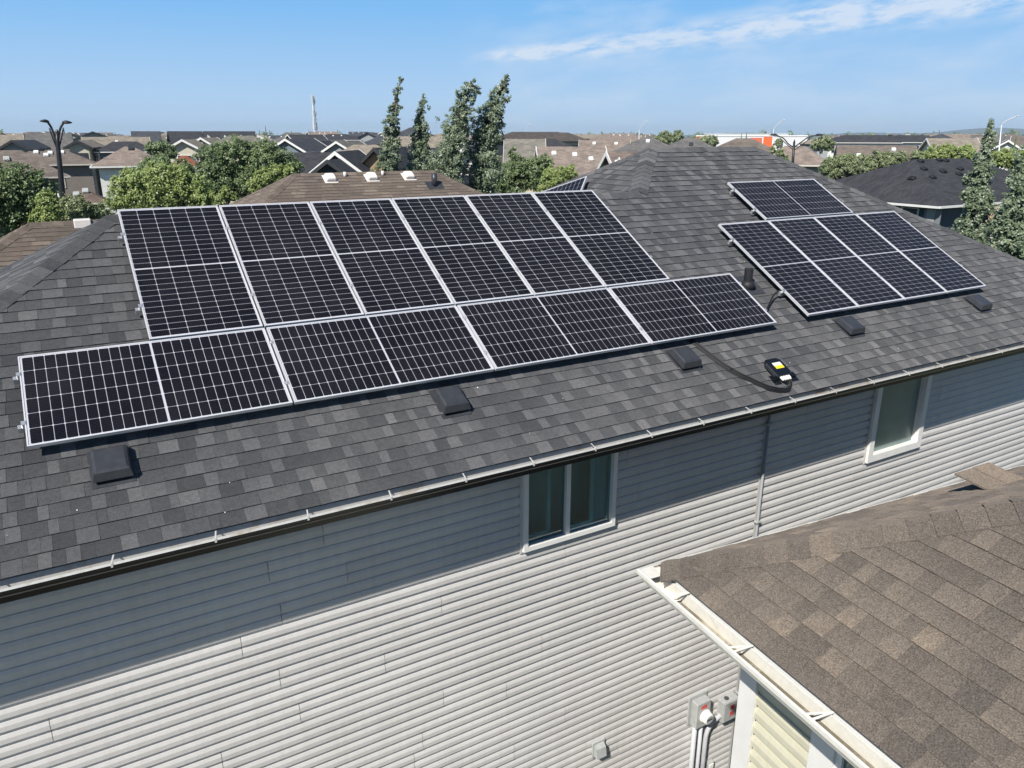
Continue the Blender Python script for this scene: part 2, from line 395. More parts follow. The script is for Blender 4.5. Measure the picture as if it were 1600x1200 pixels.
def emit_tabs(lst, mat, roof, n_single, name='shingle', fade=.14):
    """the tabs that show largest become parts of their own, the rest one piece of real geometry"""
    def shown(tb):
        z, x, y = depth_px(tb[4])
        if z < .3 or not (-10 < x < 1610 and -10 < y < 1210): return 0
        d = (tb[4]-CAM).normalized(); n = (tb[0][1]-tb[0][0]).cross(tb[0][2]-tb[0][1]).normalized()
        return tb[3]*abs(d.dot(n))/(z*z)
    lst = sorted(lst, key=shown, reverse=True)
    rest = MB()
    for i, (top, bot, tone, *_q) in enumerate(lst):
        mb = MB() if i < n_single else rest
        k = len(mb.v); n = len(top)
        mb.v += [tuple(p) for p in top]+[tuple(p) for p in bot]
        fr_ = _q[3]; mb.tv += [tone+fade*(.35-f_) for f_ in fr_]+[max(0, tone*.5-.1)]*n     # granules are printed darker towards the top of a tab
        mb.f.append(tuple(range(k, k+n))); mb.t.append(tone)
        for j in range(n):
            mb.f.append((k+j, k+n+j, k+n+(j+1) % n, k+(j+1) % n)); mb.t.append(tone*.5)
        if i < n_single: mb.build(name, mat, roof)
    if rest.v: rest.build(name+'_field', mat, roof, kind='stuff')
def caps(p0, p1, n_left, n_right, mat, roof, rg, half=.15, expo=.145, thick=.008):
    """folded cap shingles laid along a hip or ridge from p0 up to p1; n_left and n_right are the two slopes' normals"""
    p0, p1 = Vector(p0), Vector(p1); d = (p1-p0); ln = d.length; d.normalize()
    up = (n_left+n_right).normalized()
    a = (n_left.cross(d)).normalized(); a = a if a.dot(n_right) < 0 or True else -a
    def down(n, other):
        s_ = n.cross(d).normalized()
        return s_ if s_.dot(up) < 0 else -s_
    l, r_ = down(n_left, n_right), down(n_right, n_left)
    s = 0.
    while s < ln-.02:
        e = min(expo+.05, ln-s+.02); tone = min(1, max(0, rg.gauss(.46, .26)))
        c0 = p0+d*s; c1 = p0+d*(s+e); h0 = thick*2.3+rg.uniform(0, .003); h1 = .010
        w1, w2 = half+rg.uniform(-.006, .006), half+rg.uniform(-.006, .006)
        rid = .018
        def ringf(c, h):
            return [c+l*w1+n_left*(h*.9), c+l*rid+n_left*(h+.002), c+up*(h*1.05), c+r_*rid+n_right*(h+.002), c+r_*w2+n_right*(h*.9),
                    c+r_*w2-n_right*.002, c+up*(-.012), c+l*w1-n_left*.002]
        mb = MB(); mb.loft([ringf(c0, h0), ringf(c1, h1)], None, True, tone)
        mb.build('ridge_cap', mat, roof); s += expo

# ------------------------------------------------------------------ the grey house
EY = -.845; EZ = roof_z(EY)
house = thing('house', 'grey two-storey house whose charcoal shingle roof carries the main solar panels', 'house', (7, 4, GROUND))
HL, HR, RY, UY = -2.79, 16.85, 2.9, 4.0              # eave corners and the two ridge lines
HX = RY-EY                                            # hips run at 45 degrees in plan
RX0 = HL+HX; VX = 8.37; UX0 = VX+UY-RY; UX1 = HR-(UY-EY)
BY1 = 2*RY-EY; BY2 = 2*UY-EY; VX2 = VX-(RY-EY)
def rz(x, y, z=None, dz=-.013): return Vector((x, y, (roof_z(y) if z is None else z)+dz))
RZ, UZ = roof_z(RY), roof_z(UY)
deck = MB()
e = EZ
deck.poly([rz(HL, EY), rz(HR, EY), rz(HR-HX, RY), rz(RX0, RY)])
deck.poly([rz(VX, RY), rz(HR-HX, RY), rz(UX1, UY), rz(UX0, UY)])
deck.poly([rz(HL, EY, e), rz(RX0, RY, RZ), rz(HL, BY1, e)])
deck.poly([rz(RX0, RY, RZ), rz(VX, RY, RZ), rz(VX2, BY1, e), rz(HL, BY1, e)])
deck.poly([rz(UX0, UY, UZ), rz(VX, RY, RZ), rz(VX2, BY1, e), rz(VX2, BY2, e)])
deck.poly([rz(UX0, UY, UZ), rz(UX1, UY, UZ), rz(HR, BY2, e), rz(VX2, BY2, e)])
deck.poly([rz(HR, EY, e), rz(HR, BY2, e), rz(UX1, UY, UZ)])
roof = deck.build('roof', M_SH, house)
rg = random.Random(11)
O = Vector((0, EY, EZ)); U = Vector((1, 0, 0)); cth = math.cos(TH)
def Vv(y): return (y-EY)/cth
lo_zone = [(HL, -.02), (HR, -.02), (HR-HX-.1, Vv(RY+.1)), (RX0+.1, Vv(RY+.1))]
hi_zone = [(VX-.3, Vv(RY-.3)), (HR-HX+.3, Vv(RY-.3)), (UX1, Vv(UY)), (UX0, Vv(UY))]
lo_zone = [(HL, -.02), (HR, -.02), (HR-HX, Vv(RY)), (RX0, Vv(RY))]
def zone_main(v): return lo_zone if v+EXPO*.5 < Vv(RY) else hi_zone
tl = tabs(O, U, VS, zone_main, Vv(UY), rg, HL, HR, vstart=-.012)
def side_face(x_eave, z0, poly_plan, rg):
    """a slope facing -x: U runs along -y, V climbs towards +x"""
    Us = Vector((0, -1, 0)); Vs = Vector((cth, 0, math.sin(TH))); Os = Vector((x_eave, 0, z0))
    conv = [(-y, (x-x_eave)/cth) for x, y in poly_plan]
    a = sum(conv[i][0]*conv[(i+1) % len(conv)][1]-conv[(i+1) % len(conv)][0]*conv[i][1] for i in range(len(conv)))
    if a < 0: conv.reverse()
    us = [c[0] for c in conv]; vs = [c[1] for c in conv]
    return tabs(Os, Us, Vs, lambda v: conv, max(vs), rg, min(us), max(us))
tl += side_face(HL, EZ, [(HL, EY), (RX0, RY), (HL, BY1)], rg)
tl += side_face(VX2, EZ, [(UX0, UY), (VX, RY), (VX2, BY1), (VX2, BY2)], rg)
emit_tabs(tl, M_SH, roof, 300)
n_f = NS; n_l = Vector((-math.sin(TH), 0, math.cos(TH))); n_b = Vector((0, math.sin(TH), math.cos(TH))); n_r = Vector((math.sin(TH), 0, math.cos(TH)))
caps((HL, EY, EZ), (RX0, RY, RZ), n_l, n_f, M_SH, roof, rg)
caps((VX, RY, RZ), (UX0, UY, UZ), n_l, n_f, M_SH, roof, rg)
caps((VX2, BY2, EZ), (UX0, UY, UZ), n_l, n_b, M_SH, roof, rg)
caps((HR, EY, EZ), (UX1, UY, UZ), n_f, n_r, M_SH, roof, rg)
caps((UX1, UY, UZ), (UX0, UY, UZ), n_f, n_b, M_SH, roof, rg)
caps((VX, RY, RZ), (RX0, RY, RZ), n_f, n_b, M_SH, roof, rg)

# eave: fascia, soffit, gutter with hangers
WY = -.2; SOF = EZ-.215
MB().box((HL+.02, EY+.038, SOF), (HR-.02, EY+.055, EZ-.03)).build('fascia', M_BLACK, house)
MB().box((HL+.05, EY+.056, SOF-.012), (HR-.05, WY+.3, SOF)).build('soffit', M_BLACK, house)
def extrude_x(prof, x0, x1): return [[(x0, y, z) for y, z in prof], [(x1, y, z) for y, z in prof]]
gy = EY+.034; lip = -.957; lz = EZ-.032
outer = [(gy, EZ-.03), (gy, EZ-.135), (gy-.065, EZ-.135), (gy-.078, EZ-.118), (gy-.082, EZ-.098), (gy-.100, EZ-.085), (lip-.006, EZ-.064), (lip-.008, lz-.006), (lip-.004, lz), (lip+.008, lz-.001),
         (lip+.009, lz-.008), (lip+.004, lz-.010), (lip+.0, EZ-.066), (gy-.094, EZ-.081), (gy-.076, EZ-.094), (gy-.072, EZ-.114), (gy-.062, EZ-.129), (gy-.006, EZ-.129), (gy-.006, EZ-.03)]
gut = MB().loft(extrude_x(outer, HL-.02, HR+.02)).build('gutter', M_BLACK, house)
inner = [(gy-.0075, EZ-.028), (gy-.0075, EZ-.127), (gy-.060, EZ-.127), (gy-.0595, EZ-.1255), (gy-.009, EZ-.1255), (gy-.009, EZ-.028)]
MB().loft(extrude_x(inner, HL-.015, HR+.015)).build('gutter_lining', M_LINING, gut)
lipm = [(lip-.0095, lz-.007), (lip-.0055, lz+.002), (lip+.009, lz+.001), (lip+.0105, lz-.008), (lip+.0125, lz-.008), (lip+.011, lz+.0035), (lip-.007, lz+.0045), (lip-.0115, lz-.007)]
MB().loft(extrude_x(lipm, HL-.018, HR+.018)).build('gutter_lip', M_LINING, gut)
x = -2.5; k = 0
while x < HR-.2:
    hb = MB()
    hb.hexa([(x-.006, lip-.004, lz+.004), (x+.006, lip-.004, lz+.004), (x+.006+.03, gy, EZ-.018), (x-.006+.03, gy, EZ-.018),
             (x-.006, lip-.004, lz+.009), (x+.006, lip-.004, lz+.009), (x+.006+.03, gy, EZ-.013), (x-.006+.03, gy, EZ-.013)])
    hb.hexa([(x-.008, lip-.012, lz-.025), (x+.008, lip-.012, lz-.025), (x+.008, lip-.006, lz-.025), (x-.008, lip-.006, lz-.025),
             (x-.008, lip-.014, lz+.008), (x+.008, lip-.014, lz+.008), (x+.008, lip-.004, lz+.008), (x-.008, lip-.004, lz+.008)])
    hb.build('hanger', M_LINING, gut); x += .735; k += 1

# walls: core boxes, vinyl siding in long double courses, window openings
core = MB()
core.box((HL+.65, .3, GROUND), (8.4, BY1-.6, SOF-.02)); core.box((8.4, .3, GROUND), (HR-.65, BY2-.6, SOF-.02)); core.box((5.3, BY1-.6, GROUND), (8.4, BY2-.6, SOF-.02))
wall = core.build('wall', M_SID, house)
EXPS = .12; Z0 = -2.12
WIN = [(4.43, 5.70, -2.12), (10.44, 11.74, -2.36)]
SEAM_X = 8.21
def course(mb, x0, x1, zb, dy=0.):
    """one dutch-lap course: butt edge, flat face, cove running back to the wall"""
    p = [(.012, 0), (-.017, 0), (-.0165, .045), (-.0145, .052), (-.004, .079), (.008, .081), (.008, EXPS+.012), (.012, EXPS+.012)]
    mb.loft([[(x0, WY+y+dy, zb+z) for y, z in p], [(x1, WY+y+dy, zb+z) for y, z in p]])
rs = random.Random(5)
rows = range(-12, 46, 2); wx0, wx1 = HL+.6, HR-.6
for r0 in rows:
    zt = Z0-EXPS*r0                       # top of this double course
    off = rs.uniform(0, 3.66)
    for a0, a1 in ((wx0, SEAM_X-.03), (SEAM_X+.03, wx1)):
        xs = [a0]; xx = a0-off
        while xx < a1:
            if xx > a0+.3 and xx < a1-.3: xs.append(xx)
            xx += 3.66
        xs.append(a1)
        for q in range(len(xs)-1):
            s0, s1 = xs[q], xs[q+1]
            spans = [[(s0, s1)], [(s0, s1)]]
            for ci in (0, 1):
                zb = zt-EXPS*(ci+1)
                if zb > SOF-.01: spans[ci] = []; continue
                for (w0, w1, wb) in WIN:
                    if zb+EXPS*.5 > wb:
                        ns = []
                        for (p, q2) in spans[ci]:
                            if q2 <= w0 or p >= w1: ns.append((p, q2)); continue
                            if p < w0: ns.append((p, w0+.01))
                            if q2 > w1: ns.append((w1-.01, q2))
                        spans[ci] = ns
            mbs = {}
            for ci in (0, 1):
                for sp_i, (p, q2) in enumerate(spans[ci]):
                    key = round(p, 2) if len(spans[0]) == len(spans[1]) else 0
                    course(mbs.setdefault((sp_i if len(spans[0]) == len(spans[1]) else 10*ci+sp_i), MB()), p, q2-(.0055 if q2 == s1 else 0), zt-EXPS*(ci+1), -.0025 if q % 2 else 0)
            for mb in mbs.values(): mb.build('siding_panel', M_SID, wall)
tr = MB(); tr.box((SEAM_X-.03, WY-.012, GROUND), (SEAM_X+.03, WY+.0, SOF-.005)); tr.build('seam_trim', M_SID, house)
cd_ = MB().tube([(SEAM_X, WY-.042, GROUND), (SEAM_X, WY-.042, SOF-.004)], .019, 12).build('conduit', plain('dull_conduit', (.27, .28, .29), .6, var=.08), house, True)
for zz_ in (-1.3, -2.75, -4.2, -5.6):
    MB().bevbox((-.045, -.012, 0), (.045, .012, .058), .004, frame((SEAM_X, WY-.012, zz_), Vector((1, 0, 0)), Vector((0, 0, 1)), Vector((0, -1, 0)))).build('pipe_strap', M_GREYM, cd_)

def window(x0, x1, zb, zt, frost=False):
    fw = .105 if frost else .055; yf = WY-.066; yb = WY+.05
    fr = MB()
    fr.box((x0, yf, zb), (x1, yb, zb+fw)); fr.box((x0, yf, zt-fw), (x1, yb, zt))
    fr.box((x0, yf, zb+fw), (x0+fw, yb, zt-fw)); fr.box((x1-fw, yf, zb+fw), (x1, yb, zt-fw))
    w_ = fr.build('window', M_WHITE, house)
    ch = MB(); c = .028                                   # channel the siding tucks into
    ch.box((x0-c, WY-.024, zb-c), (x1+c, WY-.002, zb-.0005)); ch.box((x0-c, WY-.024, zb), (x0-.0005, WY-.002, zt)); ch.box((x1+.0005, WY-.024, zb), (x1+c, WY-.002, zt))
    ch.build('siding_channel', M_SID, w_)
    if frost:
        MB().box((x0+fw, WY+.03, zb+fw), (x1-fw, WY+.036, zt-fw)).build('pane', M_FROST, w_)
        MB().box((x1-fw-.018, WY-.02, zb+fw), (x1-fw-.001, WY+.03, zt-fw)).build('sash', M_WHITE, w_); MB().box((x0+fw+.001, WY-.02, zb+fw), (x0+fw+.012, WY+.03, zt-fw)).build('sash', M_WHITE, w_)
    else:
        xm = (x0+x1)/2-.03
        MB().box((xm-.028, WY-.035, zb+fw), (xm+.028, WY+.03, zt-fw)).build('mullion', M_WHITE, w_)
        MB().box((x0+fw, WY+.012, zb+fw), (xm-.028, WY+.016, zt-fw)).build('pane', M_PANE, w_)
        MB().box((xm+.028, WY-.008, zb+fw), (x1-fw, WY-.004, zt-fw)).build('pane', M_PANE, w_)
        inn = plain('inner_sash', (.62, .64, .66), .6, var=.05)
        sb = MB(); sb.box((xm-.20, WY+.10, zb+fw), (xm-.155, WY+.13, zt-fw)); sb.box((x0+fw, WY+.10, zb+fw), (xm-.20, WY+.13, zb+fw+.04))
        sb.build('inner_sash', inn, w_)
        sb = MB(); sb.box((x1-.30, WY+.04, zb+fw), (x1-.255, WY+.07, zt-fw)); sb.box((xm+.03, WY+.04, zb+fw), (x1-.30, WY+.07, zb+fw+.05)); sb.build('inner_sash', inn, w_)
        cu = MB(); n = 24
        fold = [(x1-.245+i*.20/n, WY+.075+.014*math.sin(i*1.9)) for i in range(n+1)]
        cu.loft([[(a, b_, zb+fw+.01) for a, b_ in fold], [(a, b_, zt-fw) for a, b_ in fold]], None, False, .5, False)
        cu.build('curtain', plain('grey_curtain', (.42, .47, .54), .9, var=.08), w_, True)
window(4.43, 5.70, -2.12, -.95); window(10.44, 11.74, -2.36, -.95, True)

# roof vents: flange, tapered hood, louvred front
def vent_mesh(w2=.142, ln=.315, h=.13):
    hood = MB()
    base = [(-w2, 0, .012), (w2, 0, .012), (w2, ln, .012), (-w2, ln, .012)]
    low = [(-w2-.006, -.02, .052), (w2+.006, -.02, .052), (w2+.006, ln, .03), (-w2-.006, ln, .03)]
    mid = [(-w2+.012, .012, h-.012), (w2-.012, .012, h-.012), (w2-.012, ln-.035, h-.03), (-w2+.012, ln-.035, h-.03)]
    top = [(-w2+.032, .035, h), (w2-.032, .035, h), (w2-.032, ln-.055, h-.018), (-w2+.032, ln-.055, h-.018)]
    hood.loft([low, mid, top])
    fl = MB(); fl.bevbox((-w2-.02, -.05, .006), (w2+.02, ln+.03, .0135), .003)
    lv = MB(); lv.box((-w2+.012, .006, .013), (w2-.012, ln-.02, .05))
    for i in range(5):
        xx = -w2+.02+i*(2*w2-.04)/4; lv.box((xx-.005, -.004, .013), (xx+.005, .006, .052))
    return hood.mesh('roof_vent', M_HOOD), fl.mesh('flashing', M_HOOD), lv.mesh('louvre', M_HOODD)
vm = vent_mesh()
for px, py in [(178, 752), (712, 646), (1078, 577), (1336, 524), (1537, 486)]:
    p = on_roof(px, py)
    o = bpy.data.objects.new('roof_vent', vm[0]); C.objects.link(o)
    Mx = frame(p, Vector((1, 0, 0)), VS, NS); o.matrix_world = Mx; o.parent = house; o.matrix_parent_inverse = WORLD['house'].inverted(); WORLD[o.name] = Mx
    local('flashing', vm[1], o); local('louvre', vm[2], o)
# pale grit and droppings scattered over the shingles
gr = random.Random(31); gb = MB()
for i in range(70):
    x_ = gr.uniform(-1.5, 13.5); y_ = gr.uniform(EY+.05, 2.6)
    if x_ > 10.5 and y_ > 2.: continue
    c_ = Vector((x_, y_, roof_z(y_)+.012)); q_ = gr.uniform(.003, .0075)*(1.4 if gr.random() < .08 else 1)
    ang = gr.random()*6.28; u_ = Vector((math.cos(ang), 0, 0))+VS*math.sin(ang); w_ = NS.cross(u_)
    gb.loft([[c_+u_*q_*math.cos(k*1.257)*gr.uniform(.7, 1.2)+w_*q_*math.sin(k*1.257)*gr.uniform(.6, 1.1) for k in range(5)], [c_+NS*q_*.5+(u_*math.cos(k*1.257)+w_*math.sin(k*1.257))*q_*.5 for k in range(5)]])
gb.build('roof_grit', M_WST, roof, kind='stuff')
# plumbing stack
p = on_roof(1168, 447); pp = MB()
pp.tube([p+Vector((0, 0, -.02)), p+Vector((0, 0, .25))], .06, 16); pp.tube([p+Vector((0, 0, .25)), p+Vector((0, 0, .252))], [.06, .05], 16)
st = pp.build('vent_pipe', M_BLKP, house)
bt = MB(); bt.tube([p+Vector((0, 0, -.03)), p+Vector((0, 0, .05)), p+Vector((0, 0, .075))], [.12, .085, .066], 16); bt.build('boot', M_BLKP, st, True)
fb = MB(); fb.box((-.18, -.2, .012), (.18, .2, .017), frame(p, Vector((1, 0, 0)), VS, NS)); fb.build('flashing', M_HOOD, st)

# ------------------------------------------------------------------ solar panels
PW, PH, GAP = 2.096, 1.0365, .02
CW, CH = .0800, .1618
def cell_mesh():
    a, b, c = CW/2, CH/2, .007
    mb = MB(); q = [(-a+c, -b), (a-c, -b), (a, -b+c), (a, b-c), (a-c, b), (-a+c, b), (-a, b-c), (-a, -b+c)]
    mb.loft([[(x, y, -.001) for x, y in q], [(x, y, 0) for x, y in q]]); return mb.mesh('cell', M_CELL)
def cell_pos():
    out = []; x0 = -PW/2+.026; pw = (PW-2*.026-.016)/24
    y0 = -PH/2+.020; ph = (PH-2*.020)/6
    for i in range(24):
        cx = x0+pw*(i+.5)+(.016 if i >= 12 else 0)
        for j in range(6): out.append((cx, y0+ph*(j+.5)))
    return out
CP = cell_pos(); ME_CELL = cell_mesh()
cg = MB()
for x, y in CP:
    a, b, c = CW/2, CH/2, .007
    cg.poly([(x-a+c, y-b, 0), (x+a-c, y-b, 0), (x+a, y-b+c, 0), (x+a, y+b-c, 0), (x+a-c, y+b, 0), (x-a+c, y+b, 0), (x-a, y+b-c, 0), (x-a, y-b+c, 0)])
ME_GRID = cg.mesh('cells', M_CELL)
fr = MB(); a, b, lw, hh = PW/2, PH/2, .0105, .035
for (x0, y0, x1, y1) in ((-a, -b, a, -b+lw), (-a, b-lw, a, b), (-a, -b+lw, -a+lw, b-lw), (a-lw, -b+lw, a, b-lw)):
    fr.box((x0, y0, -hh), (x1, y1, 0))
fr.box((-a+.001, -b+.001, -hh+.0003), (a-.001, -b+.03, -hh+.002)); fr.box((-a+.001, b-.03, -hh+.0003), (a-.001, b-.001, -hh+.002))
ME_FRAME = fr.mesh('frame', M_ALU)
ME_BS = MB().box((-a+lw, -b+lw, -.009), (a-lw, b-lw, -.0055)).mesh('backsheet', M_BACK)
ME_GL = MB().box((-a+lw, -b+lw, -.0028), (a-lw, b-lw, -.0012)).mesh('glass', M_PVG)
def panel(center, xdir, ydir, ndir, label, single):
    t_ = thing('solar_panel', label, 'solar panel', M=frame(center, xdir, ydir, ndir), group='solar panels on the charcoal roof')
    local('frame', ME_FRAME, t_); local('backsheet', ME_BS, t_)
    if single:
        for x, y in CP: local('cell', ME_CELL, t_, (x, y, -.0042))
    else: local('cells', ME_GRID, t_, (0, 0, -.0042), kind='stuff')
    local('glass', ME_GL, t_); return t_
XU = Vector((1, 0, 0))
def uvn(u, v, n=0.): return XU*u+VS*v+NS*n
ordn = ['first', 'second', 'third', 'fourth', 'fifth', 'sixth']
UA, VA, UC, VC, UD, VD = 1.0524, 1.0635, 9.1048, .0426, 10.1623, 2.1794
for i in range(4):
    panel(uvn(i*(PW+GAP)+PW/2, PH/2), XU, VS, NS, f'landscape solar panel, {ordn[i]} from the left in the lowest row along the eave', True)
for i in range(6):
    panel(uvn(UA+i*(PH+GAP)+PH/2, VA+PW/2), VS, -XU, NS, f'upright solar panel, {ordn[i]} from the left in the row of six', i < 3)
for i in range(4):
    panel(uvn(UC+i*(PH+GAP)+PH/2, VC+PW/2), VS, -XU, NS, f'upright solar panel, {ordn[i]} from the left in the right-hand row of four', False)
panel(uvn(UD+PW/2, VD+PH/2), XU, VS, NS, 'single landscape solar panel above the right-hand row of four', False)
# the one on the far hip slope, set parallel to the hip and seen edge-on behind the six
hp_n = n_l; hp_o = Vector((UX0, UY, UZ))+n_l*.14
top = on_plane(917, 275, hp_o, hp_n)
e1 = (Vector((1, -1, 0))-n_l*Vector((1, -1, 0)).dot(n_l)).normalized(); e2 = n_l.cross(e1).normalized()
panel(top-e1*(PW/2)-e2*(PH/2), e1, e2, n_l, 'solar panel mostly hidden behind the top right of the row of six', False)

# rails, feet and clamps under each row
def rails(label, u0, u1, v, stub=.055, feet=1.25, joints=()):
    t_ = thing('mounting_rail', label, 'rail', M=frame(uvn(u0, v, -.035), XU, VS, NS))
    ln = u1-u0
    mb = MB(); mb.box((-stub, -.02, -.058), (ln+stub, .02, -.004)); mb.box((-stub, -.012, -.004), (ln+stub, .012, -.0015))
    local('rail', mb.mesh('rail', M_ALU2), t_)
    for s_ in (-1, 1):
        x = -.012 if s_ < 0 else ln+.012
        c = MB(); c.bevbox((x-.012, -.018, -.003), (x+.012, .018, .033), .003); c.box((x-.014, -.02, .0355), (x+(.020 if s_ < 0 else .014), .02, .0395)) if s_ < 0 else c.box((x-.020, -.02, .0355), (x+.014, .02, .0395))
        local('end_clamp', c.mesh('end_clamp', M_ALU2), t_)
    for j in joints:
        c = MB(); c.bevbox((j-.0085, -.02, 0), (j+.0085, .02, .036), .002); c.box((j-.020, -.02, .0355), (j+.020, .02, .039)); c.tube([(j, 0, .039), (j, 0, .044)], .006, 6)
        local('mid_clamp', c.mesh('mid_clamp', M_ALU2), t_)
    x = .15
    while x < ln:
        f_ = MB(); f_.box((x-.02, .02, -.108), (x+.02, .026, -.01)); f_.box((x-.02, .02, -.112), (x+.02, .09, -.106)); f_.tube([(x, .06, -.106), (x, .06, -.094)], .008, 6)
        f_.box((x-.05, -.05, -.1135), (x+.05, .14, -.112))
        local('foot', f_.mesh('foot', M_ALU2), t_); x += feet
    return t_
def vof(px, py): return on_roof(px, py, .10).dot(VS)
wB = 4*PW+3*GAP; wA = 6*PH+5*GAP; wC = 4*PH+3*GAP
jB = [PW+GAP/2+i*(PW+GAP) for i in range(3)]; jA = [PH+GAP/2+i*(PH+GAP) for i in range(5)]; jC = jA[:3]
rails('upper aluminium rail under the lowest row of panels', 0, wB, vof(26, 592), joints=jB)
rails('lower aluminium rail under the lowest row of panels', 0, wB, vof(35, 668), joints=jB)
rails('upper aluminium rail under the row of six panels', UA, UA+wA, vof(188, 372), joints=jA)
rails('lower aluminium rail under the row of six panels', UA, UA+wA, vof(219, 484), joints=jA)
rails('upper aluminium rail under the right-hand row of four', UC, UC+wC, vof(1145, 377), joints=jC)
rails('lower aluminium rail under the right-hand row of four', UC, UC+wC, vof(1223, 457), joints=jC)
rails('upper aluminium rail under the single landscape panel', UD, UD+PW, vof(1142, 299))
rails('lower aluminium rail under the single landscape panel', UD, UD+PW, vof(1176, 330))

# ------------------------------------------------------------------ junction box with cables, near the eave
bx = thing('junction_box', 'flat black electrical box with yellow label and white plugs near the eave', 'electrical box', M=frame(uvn(7.90, -.665, -OFF), XU, VS, NS))
mb = MB(); ring = [(-.125, -.15), (.115, -.14), (.145, -.11), (.145, .09), (.10, .145), (-.08, .145), (-.125, .09)]
mb.loft([[(x, y, .045) for x, y in ring], [(x*1.0, y*1.0, .082) for x, y in ring], [(x*.93, y*.93, .092) for x, y in ring]])
local('case', mb.mesh('case', M_BLACK), bx)
mb = MB()
for i in range(3): mb.box((-.134, -.12, .05+.012*i), (-.122, .08, .055+.012*i))
local('fin', mb.mesh('fin', M_HOOD), bx, kind=None)
for x0 in (-.165, .135):
    mb = MB(); mb.box((x0, -.215, .010), (x0+.11, -.065, .016)); mb.box((x0+.02, -.16, .016), (x0+.09, -.09, .046)); local('foot', mb.mesh('foot', M_BLACK), bx)
mb = MB(); mb.box((-.045, -.035, .0922), (.095, .015, .0932)); local('yellow_label', mb.mesh('yellow_label', M_YEL), bx)
mb = MB(); mb.box((-.045, .0152, .0922), (.095, .065, .0932)); local('white_label', mb.mesh('white_label', M_WST), bx)
for i in range(4):
    x = -.06+i*.042; mb = MB(); mb.tube([(x, -.148, .066), (x+.004, -.175, .064), (x+.006, -.205, .058)], [.017, .019, .013], 8); local('plug', mb.mesh('plug', M_WST, True), bx)
cab = thing('cable_bundle', 'black cables looping from the electrical box up to the lowest panel row', 'cable', uvn(7.6, -.8, -OFF))
path = [(7.909, -.85), (7.935, -.90), (7.925, -.95), (7.86, -.985), (7.77, -.985), (7.68, -.95), (7.573, -.886), (7.435, -.732), (7.333, -.614), (7.222, -.422), (7.158, -.253), (7.102, -.068), (7.03, .12)]
def smooth(pts, k=4):
    out = []; n = len(pts)
    for i in range(n-1):
        p0, p1, p2, p3 = pts[max(i-1, 0)], pts[i], pts[i+1], pts[min(i+2, n-1)]
        for j in range(k):
            s = j/k
            out.append(tuple(.5*((2*p1[q])+(-p0[q]+p2[q])*s+(2*p0[q]-5*p1[q]+4*p2[q]-p3[q])*s*s+(-p0[q]+3*p1[q]-3*p2[q]+p3[q])*s**3) for q in range(len(p1))))
    out.append(pts[-1]); return out
for i in range(4):
    o_ = (i-1.5)*.019
    pts = []
    for k, (u, v) in enumerate(smooth(path)):
        s = k/len(path)/4
        hgt = .058-min(1, k/7)*.044+(i % 2)*.006
        sp = (o_*2.0 if k < 4 else o_*1.15)
        pts.append(uvn(u+sp*(1 if k < 10 else .75), v+sp*(.9 if k > 5 else .2)*.8, -OFF+hgt))
    MB().tube(pts, .0105, 7).build('cable', M_CABLE, cab, True)
for k in (20, 34):
    u, v = smooth(path)[k]; MB().bevbox((-.034, -.006, .012), (.036, .006, .036), .002, frame(uvn(u, v, -OFF), Vector((1, .55, 0)).normalized(), VS, NS)).build('cable_tie', M_CABLE, cab)
c2 = thing('jumper_cable', 'short black cable between the lowest row and the right-hand array', 'cable', uvn(8.9, .5, -OFF))
q = [(8.45, .22, -.06), (8.60, .33, -.09), (8.74, .43, -.085), (8.9, .545, -.05), (9.03, .60, -.04), (9.12, .615, -.055), (9.3, .62, -.07)]
MB().tube([uvn(*a_) for a_ in smooth(q)], .011, 8).build('cable', M_CABLE, c2, True)

# ------------------------------------------------------------------ things on the grey wall
wy = WY-.017
p = on_wall(1087, 1106, WY); mx_, mz_ = p.x, p.z
mt = thing('electric_meter', 'grey electric meter with round dial and red sticker on the siding', 'electric meter', (mx_, WY, mz_-.3))
MB().bevbox((-.175, -.24, 0), (.175, .24, .02), .004, frame((mx_, wy, mz_+.02), XU, Vector((0, 0, 1)), Vector((0, -1, 0)))).build('backing_board', M_GREYM, mt)
Fm = frame((mx_+.01, wy-.02, mz_-.01), XU, Vector((0, 0, 1)), Vector((0, -1, 0)))
MB().bevbox((-.13, -.215, 0), (.13, .215, .115), .01, Fm).build('case', M_GREYM, mt)
dl = MB(); dl.tube([Fm @ Vector((.03, -.03, .115)), Fm @ Vector((.03, -.03, .135)), Fm @ Vector((.03, -.03, .137)), Fm @ Vector((.03, -.03, .20)), Fm @ Vector((.03, -.03, .215))], [.105, .105, .092, .088, .075], 24)
dob = dl.build('dial', M_WST, mt, True)
d2 = MB(); d2.tube([Fm @ Vector((.03, -.03, .2155)), Fm @ Vector((.03, -.03, .2165))], .066, 20); d2.build('dial_face', M_GREYM, dob)
d2 = MB(); d2.box((-.02, -.04, .217), (.08, -.01, .2175), Fm); d2.build('dial_slot', M_DARK, dob)
MB().box((-.055, .10, .1155), (.055, .165, .1165), Fm).build('sticker', M_RED, mt)
for dx, rr in ((-.075, .035), (.05, .028)):
    MB().tube([(mx_+dx, wy-.07, mz_-.215), (mx_+dx, wy-.07, GROUND)], rr, 12).build('conduit', M_PVC, mt, True)
p = on_wall(1143, 1109, WY-.14); bx_, bz_ = p.x-.02, p.z
db = thing('disconnect_box', 'grey switch box with two red stickers beside the electric meter', 'switch box', (bx_, WY, bz_-.2))
Fd = frame((bx_, wy, bz_), XU, Vector((0, 0, 1)), Vector((0, -1, 0)))
MB().bevbox((-.15, -.18, 0), (.15, .18, .125), .006, Fd).build('case', M_GREYM, db)
MB().bevbox((-.135, -.165, .1255), (.135, .165, .136), .004, Fd).build('door', M_GREYM, db)
